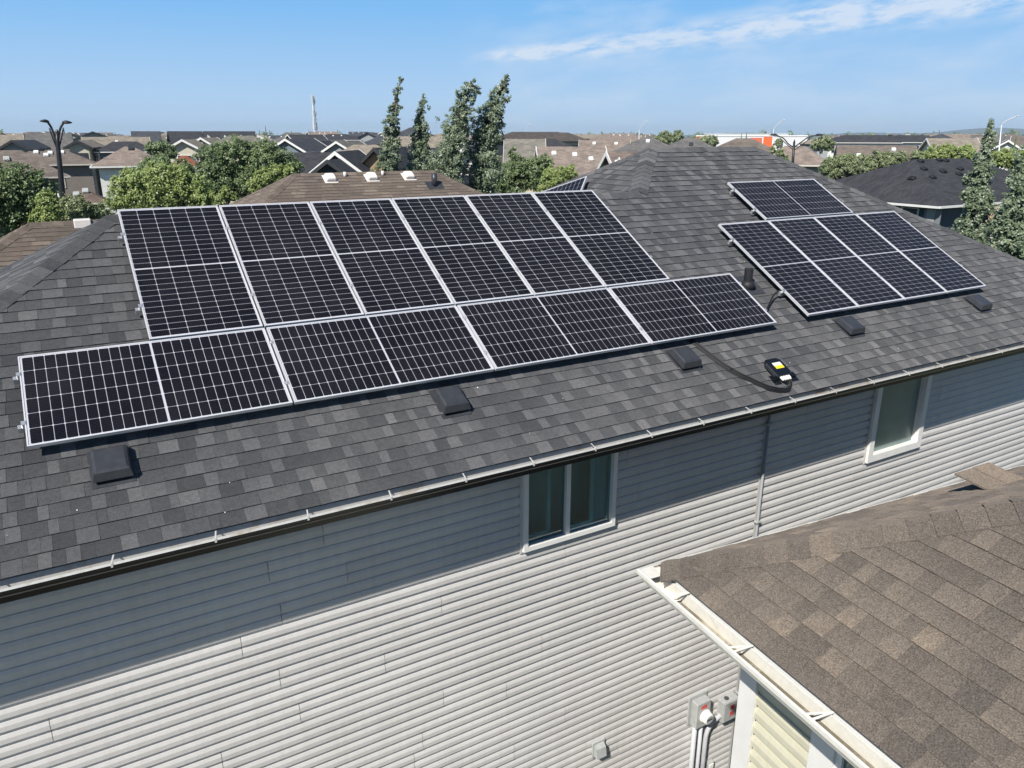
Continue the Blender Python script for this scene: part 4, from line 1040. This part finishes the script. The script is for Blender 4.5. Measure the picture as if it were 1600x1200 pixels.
bg_house('grey hip roof peeking over the left end of the upper ridge', 1006, 1018, 214, 70, 3.2, .45, -30, True, GY, W3, CT, vents=1)
bg_house('grey hip roof peeking over the middle of the upper ridge', 1071, 1085, 215, 70, 3.2, .45, -30, True, GY, W3, CT, vents=1, ventc=M_HOOD)
bg_house('brown hip roof peeking over the right end of the upper ridge', 1150, 1174, 216, 66, 3.0, .45, -30, True, BR, W3, CT)
bg_house('pink brown hip roof behind the branching street lamp', 1226, 1258, 228, 56, 1.7, .66, -30, True, PK, W3, CT, nwin=0)
bg_house('long brown roof with dark barge board right of the branching lamp', 1306, 1432, 227, 74, 4.4, .55, -24, False, BR, (.35, .08, .07), DT, nwin=1, vents=2)
bg_house('long charcoal roof with white front on the right horizon', 1318, 1386, 211, 150, 2.4, .5, -30, True, DK, W1, WT, nwin=6)
bg_house('second long charcoal roof on the right horizon', 1402, 1444, 211, 160, 2.4, .5, -30, True, DK, W1, WT, nwin=5)
bg_house('white gabled house with tan roof on the right', 1474, 1500, 216, 118, 3.4, .5, -12, False, TN, W1, WT, nwin=2, L=3)
bg_house('white house with pale tan roof beside the white gabled house', 1500, 1522, 218, 124, 3.4, .45, -18, False, TN, W1, WT, nwin=2)
bg_house('tan roofed house with reddish wall behind the tall right poplar', 1526, 1544, 214, 128, 2.0, .7, -30, True, PK, (.32, .14, .11), WT, nwin=2)
bg_house('white gable with dark roof left of the far right lamp', 1576, 1576, 219, 120, 1.7, .65, 62, False, DK, W1, WT, L=4, nwin=1)
bg_house('brown roof at the far right horizon', 1580, 1640, 213, 130, 4, .4, -30, False, BR, W1, WT)
# roofs farther out that only differ by where they stand
rf = random.Random(3)
WNAME = {W1: 'white', W3: 'cream', W6: 'grey', W4: 'blue'}
CNAME = {BR: 'brown', TN: 'tan', GY: 'grey', DK: 'charcoal', BL: 'slate blue', PK: 'pink brown'}
MARKS = [(5, 'at the left edge'), (40, 'left of the double street lamp'), (75, 'just left of the double street lamp heads'), (105, 'just right of the double street lamp heads'), (140, 'left above the white house'), (170, 'above the left eave of the white house'), (200, 'straight above the white house'),
         (235, 'right above the white house'), (265, 'left above the cream gabled house'), (290, 'above the cream gabled house'), (325, 'at the left end of the dormer row'), (360, 'above the middle of the dormer row'), (395, 'at the right end of the dormer row'), (430, 'above the right side of the dark tree'),
         (450, 'above the blue gable'), (475, 'left of the radio mast'), (495, 'at the foot of the radio mast'), (520, 'right of the radio mast'), (550, 'between the radio mast and the poplars'), (580, 'just left of the slim poplars'), (612, 'behind the first slim poplar'),
         (655, 'behind the second slim poplar'), (690, 'behind the third poplar'), (740, 'between the two broad poplars'), (790, 'just right of the tallest poplar'), (830, 'at the left dark brown hip roof'), (870, 'at the right dark brown hip roof'), (905, 'left of the white apartment block'), (930, 'by the white apartment block'), (965, 'right of the white apartment block'), (1000, 'above the left end of the upper ridge'),
         (1300, 'right of the branching lamp'), (1330, 'left of the long charcoal roofs'), (1370, 'above the first long charcoal roof'), (1410, 'between the long charcoal roofs'), (1440, 'above the second long charcoal roof'), (1475, 'above the white gabled house'), (1505, 'right of the white gabled house'), (1545, 'behind the tall right-hand poplar'), (1570, 'left of the far right lamp'), (1595, 'at the right edge')]
zones = [((0, 620), (205, 213), (170, 330), 46, 'far roofs on the left horizon', 'small far roof in the band along the left horizon'), ((640, 1010), (208, 214), (170, 320), 18, 'far roofs on the middle horizon', 'small far roof in the band along the middle horizon'),
         ((1290, 1600), (209, 213), (180, 330), 20, 'far roofs on the right horizon', 'small far roof in the band along the right horizon')]
for (a_, b_), (ya, yb), (da, db_), n, grp, lab in zones:
    for i in range(n):
        px = a_+(b_-a_)*(i+rf.random())/n; d = rf.uniform(da, db_); py = rf.uniform(ya, yb)
        hp = rf.random() < .6; rc = rf.choice((BR, TN, GY, DK, BL, PK))
        where = min(MARKS, key=lambda q: abs(q[0]-px))[1]
        wc = rf.choice((W1, W3, W6, W4))
        lab = f'far {CNAME[rc]} {"hip" if hp else "gable"} roof, {WNAME[wc]} walls, skyline {where}'
        bg_house(lab, px-10, px+10, py, d, rf.uniform(3.4, 4.8), rf.uniform(.34, .5), -30+rf.choice((0, 0, 20, 75, 90)), hp, rc, wc, rf.choice((WT, DT, CT)), L=rf.uniform(2, 5), nwin=2, vents=rf.choice((0, 1, 2, 3)), ventc=rf.choice((None, M_HOOD)), group=grp)

# big box store and other long buildings by the horizon
def slab(label, x0, x1, y0, y1, d, col, cat='store', stripes=()):
    a, b = far(x0, y0, d), far(x1, y0, d); L_ = (b-a); ln = math.hypot(L_.x, L_.y); c = (a+b)/2
    top = c.z-GROUND
    t_ = thing('store', label, cat, M=Matrix.Translation((c.x, c.y, GROUND)) @ Matrix.Rotation(math.atan2(L_.y, L_.x), 4, 'Z'))
    local('wall', MB().box((-ln/2, 0, 0), (ln/2, ln*.35, top)).mesh('wall', wallm(col)), t_)
    local('parapet', MB().box((-ln/2-.2, -.25, top-.02), (ln/2+.2, ln*.35+.2, top+.5)).mesh('parapet', wallm(tuple(min(.8, x*1.08) for x in col))), t_)
    for (f0, f1, z0, z1, cc_) in stripes:
        local('facade_panel', MB().box((-ln/2+ln*f0, -.5, top*z0), (-ln/2+ln*f1, -.02, top*z1)).mesh('facade_panel', wallm(cc_)), t_)
    return t_
ORG = (.75, .13, .025)
slab('white and orange box store behind the upper ridge', 1088, 1262, 213, 225, 380, (.66, .66, .67), stripes=((.0, .085, .1, .98, ORG), (.50, .60, .1, .93, (.60, .13, .06)), (.615, .70, .05, .97, ORG), (.77, .79, .3, .8, DK)))
slab('long white warehouse along the horizon behind the orange store', 1100, 1232, 210, 216, 700, (.72, .72, .72), 'warehouse')
slab('white apartment block on the middle horizon', 908, 944, 212, 219, 330, (.70, .69, .64), 'building', stripes=((.1, .16, .3, .9, DK), (.3, .36, .3, .9, DK), (.55, .61, .3, .9, DK), (.8, .86, .3, .9, DK)))

# ------------------------------------------------------------------ trees
def leaves(rg_, blobs, n, size, squash=1.):
    """many leaf-sized faces spread through the blobs' volume, denser near their skins"""
    g_ = np.random.default_rng(rg_)
    vol = np.array([b[1]**2.2 for b in blobs]); cnt = np.maximum(30, (n*vol/vol.sum())).astype(int)
    P = []; T = []; Q = []
    for (c, r), k in zip(blobs, cnt):
        # clumps first, then leaves round each clump
        nc = max(8, int(k/34)); dirs = g_.normal(size=(nc, 3)); dirs /= np.linalg.norm(dirs, axis=1)[:, None]
        rad = r*(g_.random(nc)**.33)*1.04; cc_ = np.array(c)+dirs*rad[:, None]*np.array([1, 1, squash])
        w_ = g_.integers(0, nc, k)
        P.append(cc_[w_]+g_.normal(size=(k, 3))*r*.075+g_.normal(size=(k, 3))*size*.7)
        dv = P[-1]-np.array(c); Q.append(dv/np.maximum(.01, np.linalg.norm(dv, axis=1))[:, None])
        T.append(np.clip(g_.normal(.45, .16, nc)[w_]+g_.normal(0, .2, k), 0, 1))
    P = np.concatenate(P); T = np.concatenate(T); m_ = len(P)
    nn = np.concatenate(Q)*.45+np.array(SUN_TO)*.75+g_.normal(size=(m_, 3))*.42     # leaves look outwards and turn to the light
    nn /= np.linalg.norm(nn, axis=1)[:, None]
    a = g_.normal(size=(m_, 3)); a -= nn*(a*nn).sum(1)[:, None]; a /= np.linalg.norm(a, axis=1)[:, None]
    b = np.cross(nn, a)
    s = size*g_.uniform(.6, 1.25, m_)[:, None]; w2 = .62
    V_ = np.stack([P-a*s, P+b*s*w2, P+a*s, P-b*s*w2], 1).reshape(-1, 3)
    me = bpy.data.meshes.new('crown'); me.vertices.add(m_*4); me.vertices.foreach_set('co', V_.ravel().astype(np.float32))
    me.loops.add(m_*4); me.loops.foreach_set('vertex_index', np.arange(m_*4, dtype=np.int32))
    me.polygons.add(m_); me.polygons.foreach_set('loop_start', np.arange(0, m_*4, 4, dtype=np.int32)); me.polygons.foreach_set('loop_total', np.full(m_, 4, np.int32))
    at_ = me.attributes.new('tone', 'FLOAT', 'FACE'); at_.data.foreach_set('value', T.astype(np.float32))
    me.update(calc_edges=True); me.validate(); return me
def tree(name, label, d, pts, leafm, n, size, axis=None, group=None, seed=1, cat='tree', jit=.5):
    rr = random.Random(seed); mpp = d/1259
    blobs = []
    for px, py, r in pts:
        p = far(px, py, d); v_ = FW.copy(); v_.z = 0; v_.normalize()
        blobs.append((tuple(p+v_*rr.uniform(-jit, jit)*r*mpp*1.2), r*mpp))
    lo = min(blobs, key=lambda b: b[0][2])
    ax = [far(px, py, d) for px, py in axis] if axis else None
    base = (ax[0] if ax else Vector((sum(b[0][0] for b in blobs)/len(blobs), sum(b[0][1] for b in blobs)/len(blobs), 0))); base = Vector((base.x, base.y, GROUND))
    t_ = thing(name, label, cat, base, group)
    me = leaves(seed, blobs, int(n*(3.0 if axis else 3.0)), size*(.40 if axis else .41)); me.materials.append(leafm); link('crown', me, t_)
    tk = MB(); top = ax[-1] if ax else Vector(max(blobs, key=lambda b: b[0][2])[0])
    h = top.z-GROUND; r0 = max(.06, h*.014)
    sp_ = [base]+(ax[1:] if ax else [base.lerp(top, .35)+Vector((.1, 0, 0)), base.lerp(top, .7), top]) if not ax else [base, Vector((ax[0].x, ax[0].y, ax[0].z))]+ax[1:]
    tk.tube(sp_, [r0*(1-.88*i/(len(sp_)-1)) for i in range(len(sp_))], 8)
    for c, r in blobs:
        if r < 6.5*mpp: continue
        z0 = max(GROUND+1., c[2]-r*1.6); f_ = min(1, (z0-GROUND)/max(.1, h))
        # limb leaves the stem where the stem has that height
        q = base.lerp(top, f_) if not ax else min(sp_, key=lambda s: abs(s.z-z0))
        tk.tube([q, Vector(c).lerp(q, .5)+Vector((0, 0, r*.15)), Vector(c)+Vector((0, 0, r*.5))], [r0*.42, r0*.28, r0*.08], 6)
    tk.build('trunk', M_STEM, t_, True); return t_
def along(axis, radii, k=4, wob=.25, seed=0):
    rr = random.Random(seed); out = []
    for i in range(len(axis)-1):
        for j in range(k):
            s = j/k; r = radii[i]*(1-s)+radii[i+1]*s
            out.append((axis[i][0]*(1-s)+axis[i+1][0]*s+rr.uniform(-wob, wob)*r, axis[i][1]*(1-s)+axis[i+1][1]*s, r*rr.uniform(.78, 1.05)))
    out.append((*axis[-1], radii[-1])); return out
def poplar(label, d, axis, radii, n, seed, size=.095, extra=(), leafm=None, k=5):
    pts = along(axis, radii, k, .3, seed)+list(extra)
    return tree('poplar_tree', label, d, pts, leafm or LF_POP, n, size, axis=axis, group=None, seed=seed, jit=.35)
poplar('slim poplar, leftmost of the four behind the white vents', 30, [(604, 275), (609, 225), (615, 175), (626, 126)], [19, 15, 10, 4.5], 4200, 1)
poplar('short slim poplar second from the left of the four', 31, [(652, 275), (655, 220), (657, 185), (661, 150)], [23, 17, 10, 3.5], 4200, 2, extra=((669, 168, 3), (664, 158, 4)))
poplar('broad poplar leaning right, third of the four', 30, [(702, 285), (704, 235), (716, 185), (736, 132)], [27, 26, 20, 11], 7500, 3, extra=((683, 185, 4), (745, 140, 7), (722, 150, 13)))
poplar('tallest broad poplar leaning right, rightmost of the four', 31, [(752, 300), (752, 245), (762, 190), (778, 148), (791, 121)], [31, 28, 24, 13, 6], 9500, 4, extra=((790, 158, 8), (796, 150, 4), (786, 192, 6), (738, 215, 12)))
poplar('tall poplar in front of the charcoal house on the right', 23, [(1521, 395), (1526, 330), (1532, 275), (1544, 225), (1549, 190)], [19, 21, 15, 9, 2.5], 8000, 5, .085)
poplar('poplar at the right edge of the photo', 21, [(1584, 420), (1584, 360), (1592, 300), (1603, 240)], [26, 25, 18, 10], 8000, 6, .085)
tree('leafy_tree', 'large dark green tree at the left edge below the brown roof', 27, [(18, 305, 40), (52, 312, 32), (8, 345, 45), (66, 338, 24), (-25, 300, 45), (35, 282, 22), (0, 275, 16), (58, 290, 18)], LF_DK, 13000, .10, seed=11)
tree('leafy_tree', 'small bright shrub tree between the dark tree and the lamp post', 25, [(72, 312, 12), (75, 330, 15), (66, 345, 16)], LF_LT, 2200, .09, seed=12)
tree('leafy_tree', 'low pale green tree under the garage roof', 26, [(122, 328, 20), (148, 336, 17), (104, 340, 16), (168, 340, 10)], LF_OL, 3600, .09, seed=13)
tree('leafy_tree', 'wide bright green tree above the first upright panels', 30, [(214, 296, 27), (250, 286, 28), (292, 300, 30), (184, 314, 20), (240, 312, 34), (318, 312, 20), (275, 278, 18), (228, 280, 16), (200, 282, 10)], LF_LT, 15000, .10, seed=14)
tree('leafy_tree', 'dull green tree behind the wide bright green tree', 36, [(232, 264, 16), (256, 262, 17), (282, 268, 16), (214, 270, 9)], LF_DK, 5000, .11, seed=15)
tree('leafy_tree', 'big dark tree left of the brown hip roof with white vents', 33, [(332, 252, 25), (366, 246, 28), (415, 252, 30), (350, 282, 30), (398, 284, 32), (445, 264, 24), (322, 285, 18), (385, 236, 15), (440, 245, 15), (345, 234, 10), (405, 232, 10)], LF_DK, 15000, .105, seed=16)
tree('leafy_tree', 'young pale tree at the foot of the big dark tree', 29, [(352, 300, 9), (345, 312, 10), (362, 308, 8)], LF_LT, 1100, .085, seed=17)
tree('leafy_tree', 'low bright tree beside the left hip of the vented brown roof', 31, [(415, 278, 14), (432, 272, 14), (400, 290, 12), (452, 268, 10)], LF_LT, 2500, .09, seed=18)
tree('leafy_tree', 'round green tree below the cream gabled house', 74, [(252, 236, 14), (236, 232, 9), (266, 238, 10)], LF_DK, 2400, .2, seed=19)
tree('leafy_tree', 'dark bushy tree right of the tallest poplar', 35, [(790, 278, 24), (812, 262, 20), (838, 272, 26), (805, 295, 20), (848, 255, 14), (800, 240, 8)], LF_DK, 9000, .10, seed=20)
tree('leafy_tree', 'bright bushy tree beside the hidden rear panel', 33, [(866, 278, 20), (886, 276, 14), (855, 295, 16), (893, 268, 10)], LF_LT, 3600, .09, seed=21)
tree('leafy_tree', 'bushy tree right of the branching street lamp', 46, [(1302, 263, 15), (1322, 258, 15), (1296, 270, 10), (1340, 265, 11), (1314, 249, 7), (1330, 247, 4)], LF_OL, 6500, .12, seed=22)
tree('leafy_tree', 'tree behind the left slope of the charcoal roof', 50, [(1362, 257, 12), (1388, 252, 12), (1410, 247, 9), (1350, 263, 9), (1376, 245, 6), (1432, 245, 8), (1368, 238, 3), (1345, 245, 4)], LF_OL, 6500, .12, seed=23)
tree('leafy_tree', 'light green tree behind the peak of the charcoal roof', 62, [(1462, 240, 12), (1484, 239, 13), (1506, 241, 12), (1446, 244, 9)], LF_LT, 4200, .14, seed=24)
tree('leafy_tree', 'light green tree right of the tall right-hand poplar', 62, [(1560, 247, 12), (1580, 248, 12), (1600, 249, 12)], LF_LT, 3200, .14, seed=25)
tree('leafy_tree', 'olive tree on the horizon left of the orange store', 115, [(1040, 216, 10), (1058, 214, 9), (1030, 220, 7)], LF_OL, 1800, .28, seed=26)
tree('leafy_tree', 'olive tree in front of the white box store', 115, [(1104, 220, 8), (1114, 222, 8), (1096, 219, 6)], LF_OL, 1400, .28, seed=27)
tree('leafy_tree', 'grey green trees beside the branching street lamp', 120, [(1285, 222, 9), (1275, 226, 8), (1296, 226, 8), (1215, 224, 6)], LF_OL, 2000, .28, seed=28)
tree('leafy_tree', 'small shrub at the right hip of the upper roof', 40, [(1208, 234, 5), (1218, 242, 7), (1228, 250, 6)], LF_OL, 900, .1, seed=29)
def spruce(label, px, ytop, ybase, wpx, d, seed, group=None):
    top = far(px, ytop, d); low = far(px, ybase, d); w_ = wpx*d/1259; rr = random.Random(seed)
    t_ = thing('spruce_tree', label, 'tree', (top.x, top.y, GROUND), group)
    mb = MB(); n = 9; H_ = top.z-GROUND
    for i in range(n):
        z0 = GROUND+H_*(.12+.85*i/n); z1 = z0+H_*.2; r0 = w_*(1-i/n)*rr.uniform(.85, 1.15)*.9+.05
        ring = [(top.x+r0*math.cos(2*math.pi*j/9+i)*rr.uniform(.65, 1.15), top.y+r0*math.sin(2*math.pi*j/9+i)*rr.uniform(.65, 1.15), z0+rr.uniform(-.3, .1)) for j in range(9)]
        tip = [(top.x+.05*math.cos(2*math.pi*j/9+i), top.y+.05*math.sin(2*math.pi*j/9+i), min(z1, top.z)) for j in range(9)]
        mb.loft([ring, tip], None, True, rr.random()*.6)
    mb.build('crown', LF_DK, t_); MB().tube([(top.x, top.y, GROUND), (top.x, top.y, GROUND+H_*.5)], [.3, .15], 6).build('trunk', M_STEM, t_)
for i, (px, yt, w_, d, lab) in enumerate([(405, 203, 3, 260, 'short spruce left of the tallest spruce at the charcoal row'), (414.5, 196, 4, 260, 'tallest spruce at the right end of the charcoal row'), (421, 203, 3, 265, 'short spruce right of the tallest spruce'), (448, 206, 3.5, 300, 'spruce on the skyline above the blue gable'), (455, 204, 3.5, 300, 'taller spruce on the skyline above the blue gable'),
        (477, 208, 3, 320, 'small spruce left of the mast'), (527, 202, 6, 320, 'spruce on the skyline right of the mast'), (1003, 208, 5, 300, 'spruce on the skyline above the upper ridge'), (1159, 207, 3, 300, 'left spruce of the pair by the orange store'), (1167, 205, 4, 300, 'right spruce of the pair by the orange store'), (1468, 203, 4, 280, 'spruce above the white gabled house on the right'), (1588, 214, 7, 110, 'dark spruce near the far right lamp'), (99, 199, 4.5, 130, 'dark spruce behind the double street lamp')]):
    spruce(lab, px, yt, 215, w_, d, 40+i)
# a far belt of woods: nobody could count its trees
wd_ = []
rw = random.Random(9)
for i in range(420):
    px = rw.uniform(-200, 1800); d = rw.uniform(800, 1500); p = far(px, 211, d)
    wd_.append(((p.x, p.y, GROUND+rw.uniform(4, 9.5)), rw.uniform(4, 8)))
me = leaves(77, wd_, 16000, 1.5, .7); me.materials.append(LF_DK); o = link('far_woods', me, None, 'stuff'); o['label'] = 'dark belt of far woods along the horizon'; o['category'] = 'woods'
# low hills beyond
hl = MB(); n = 60; prev = None
for i in range(n):
    a_ = R(38+i*1.05); dd = 5200
    hgt = 30+14*math.sin(i*.35)+9*math.sin(i*.9+1)
    k0 = min(1, i/14)
    hgt = GROUND+(hgt*k0)
    cur = [(CAM.x+math.sin(a_)*dd, CAM.y+math.cos(a_)*dd, GROUND-1), (CAM.x+math.sin(a_)*(dd+500), CAM.y+math.cos(a_)*(dd+500), hgt), (CAM.x+math.sin(a_)*(dd+1500), CAM.y+math.cos(a_)*(dd+1500), GROUND-1)]
    if prev: hl.poly([prev[0], cur[0], cur[1], prev[1]]); hl.poly([prev[1], cur[1], cur[2], prev[2]])
    prev = cur
hl.build('hills', plain('hill_woods', (.05, .065, .05), 1, var=.3, scale=.002), kind='structure')

# ------------------------------------------------------------------ street lamps and mast
def at_px(d): return lambda px, py: far(px, py, d)
F_ = at_px(31); lp = thing('street_lamp', 'black double-headed street lamp in front of the taupe house', 'street lamp', (F_(98, 320).x, F_(98, 320).y, GROUND))
b0 = F_(98, 330); b0.z = GROUND; xx = F_(90, 225)
stem = [b0, F_(99, 320), F_(94, 262), F_(90, 222), F_(89, 206)]
MB().tube(stem, [.14, .095, .082, .066, .05], 14).build('pole', M_LAMP, lp, True)
def arm(pts, r, name, par): return MB().tube(smooth([tuple(F_(*q)) for q in pts]), r, 8).build(name, M_LAMP, par, True)
arm([(89, 226), (85, 212), (80, 199), (74, 190)], .035, 'arm', lp); arm([(91, 226), (92, 210), (95, 199), (100, 191)], .035, 'arm', lp)
arm([(89, 232), (83, 217), (77, 200)], .022, 'brace', lp); arm([(92, 232), (96, 216), (99, 200)], .022, 'brace', lp)
MB().tube([F_(88.5, 206), F_(88.5, 202)], [.06, .02], 8).build('finial', M_LAMP, lp)
def head(c0, c1, wid_, name, par, mat=M_LAMP):
    """a flattened, tapering luminaire between two points"""
    c0, c1 = Vector(c0), Vector(c1); d_ = (c1-c0); ln = d_.length; d_.normalize(); s_ = d_.cross(NZ).normalized(); u_ = s_.cross(d_)
    rings = []
    for f_, w_, h_ in ((0, .25, .35), (.12, .55, .7), (.4, 1, 1), (.75, .95, .7), (1, .45, .2)):
        c = c0+d_*ln*f_; rings.append([c+s_*math.cos(a)*w_*wid_+u_*(math.sin(a)*(.55 if math.sin(a) > 0 else .25)*h_*wid_) for a in [2*math.pi*j/12 for j in range(12)]])
    return MB().loft(rings).build(name, mat, par, True)
head(F_(77, 190.5), F_(62, 189.5), .14, 'lamp_head', lp); head(F_(97, 192), F_(113, 192), .15, 'lamp_head', lp)
MB().bevbox((-.05, -.05, 0), (.05, .05, .16), .01, frame(F_(99, 309)-RT*.15, RT, RT.cross(NZ)*-1, NZ)).build('control_box', M_VW, lp)
F_ = at_px(44); lp = thing('street_lamp', 'branching black street lamp beyond the right hip of the roof', 'street lamp', (F_(1239, 260).x, F_(1239, 260).y, GROUND))
b0 = F_(1238, 260); b0.z = GROUND
MB().tube([b0, F_(1238.5, 256), F_(1241, 222)], [.11, .075, .055], 12).build('pole', M_LAMP, lp, True)
MB().tube([F_(1241, 222), F_(1241.5, 218)], [.05, .015], 8).build('finial', M_LAMP, lp)
arm([(1240, 230), (1232, 225), (1224, 216), (1213, 211.5)], .03, 'arm', lp); arm([(1241, 230), (1252, 222), (1264, 214), (1278, 211)], .03, 'arm', lp)
arm([(1239, 234), (1230, 226), (1218, 215)], .02, 'brace', lp); arm([(1241.5, 234), (1252, 227), (1266, 216)], .02, 'brace', lp)
head(F_(1215, 211.5), F_(1202, 211), .16, 'lamp_head', lp); head(F_(1274, 211.5), F_(1287, 211), .16, 'lamp_head', lp)
for (px, yb, yt, hx, d, lab) in [(999, 214, 198, 1013, 190, 'pale far street lamp above the upper ridge'), (1209, 213, 196, 1228, 170, 'pale far street lamp beside the branching lamp'), (1565, 262, 190, 1593, 120, 'pale street lamp at the far right'), (819, 222, 203, 829, 190, 'pale far street lamp right of the tallest poplar')]:
    F_ = at_px(d); t_ = thing('street_lamp', lab, 'street lamp', (F_(px, yb).x, F_(px, yb).y, GROUND)); b0 = F_(px, yb); b0.z = GROUND
    MB().tube([b0, F_(px, yt+5)], [.12, .07], 8).build('pole', M_PALE, t_, True)
    MB().tube(smooth([tuple(q) for q in (F_(px, yt+5), F_(px+(hx-px)*.2, yt), F_(px+(hx-px)*.55, yt-5), F_(hx-4, yt-8))]), .06, 6).build('arm', M_PALE, t_, True)
    head(F_(hx-5, yt-8), F_(hx, yt-8.5), .24, 'lamp_head', t_, M_PALE)
F_ = at_px(900); b = F_(493, 211); tp_ = F_(490.5, 149); base = Vector((b.x, b.y, GROUND)); H_ = tp_.z-GROUND
mst = thing('radio_mast', 'white and red lattice radio mast on the horizon', 'mast', base)
def leg_at(k, f_): r_ = 2.2*(1-f_)+.8*f_; a_ = 2*math.pi*k/3; return base+Vector((math.cos(a_)*r_, math.sin(a_)*r_, H_*f_))
M_MR = plain('mast_red', (.55, .12, .09), .6)
for k in range(3):
    MB().tube([leg_at(k, 0), leg_at(k, 1)], [.5, .38], 6).build('leg', M_WHITE, mst)
for s_ in range(14):
    f0, f1 = s_/14, (s_+1)/14; mb = MB()
    for k in range(3): mb.tube([leg_at(k, f0), leg_at((k+1) % 3, f1)], .18, 4); mb.tube([leg_at(k, f1), leg_at((k+1) % 3, f1)], .18, 4)
    mb.build('lattice_bay', M_MR if s_ in (4, 9) else M_WHITE, mst)
for f_ in (.35, .42, .5, .62, .66, .86, .9, .97):
    for k in range(3):
        c = leg_at(k, f_); v_ = (c-base); v_.z = 0; v_.normalize(); MB().bevbox((-.5, -.4, -1.6), (.5, .4, 1.6), .15, Matrix.Translation(c+v_*1.0)).build('antenna', M_PALE, mst)
MB().tube([base+NZ*H_, base+NZ*(H_+2.5)], [.25, .1], 6).build('spike', M_PALE, mst)

# ------------------------------------------------------------------ the air: thin summer haze over the whole site
hz = MB().box((-7200, -7200, GROUND-1.2), (7200, 7200, 78)).mesh('haze', plain('unused_air', (.5, .5, .5)))
hm = bpy.data.materials.new('summer_haze'); hm.use_nodes = True; ht = hm.node_tree; ht.nodes.clear()
ho = ht.nodes.new('ShaderNodeOutputMaterial'); hv = ht.nodes.new('ShaderNodeVolumePrincipled')
hv.inputs['Color'].default_value = (.68, .84, 1, 1); hv.inputs['Density'].default_value = .00015; hv.inputs['Anisotropy'].default_value = 0.
L(ht, hv.outputs[0], ho.inputs['Volume'])
hz.materials.clear(); hz.materials.append(hm)
ha = bpy.data.objects.new('haze', hz); C.objects.link(ha); ha['kind'] = 'stuff'; ha['label'] = 'thin pale haze over the houses'; ha['category'] = 'haze'
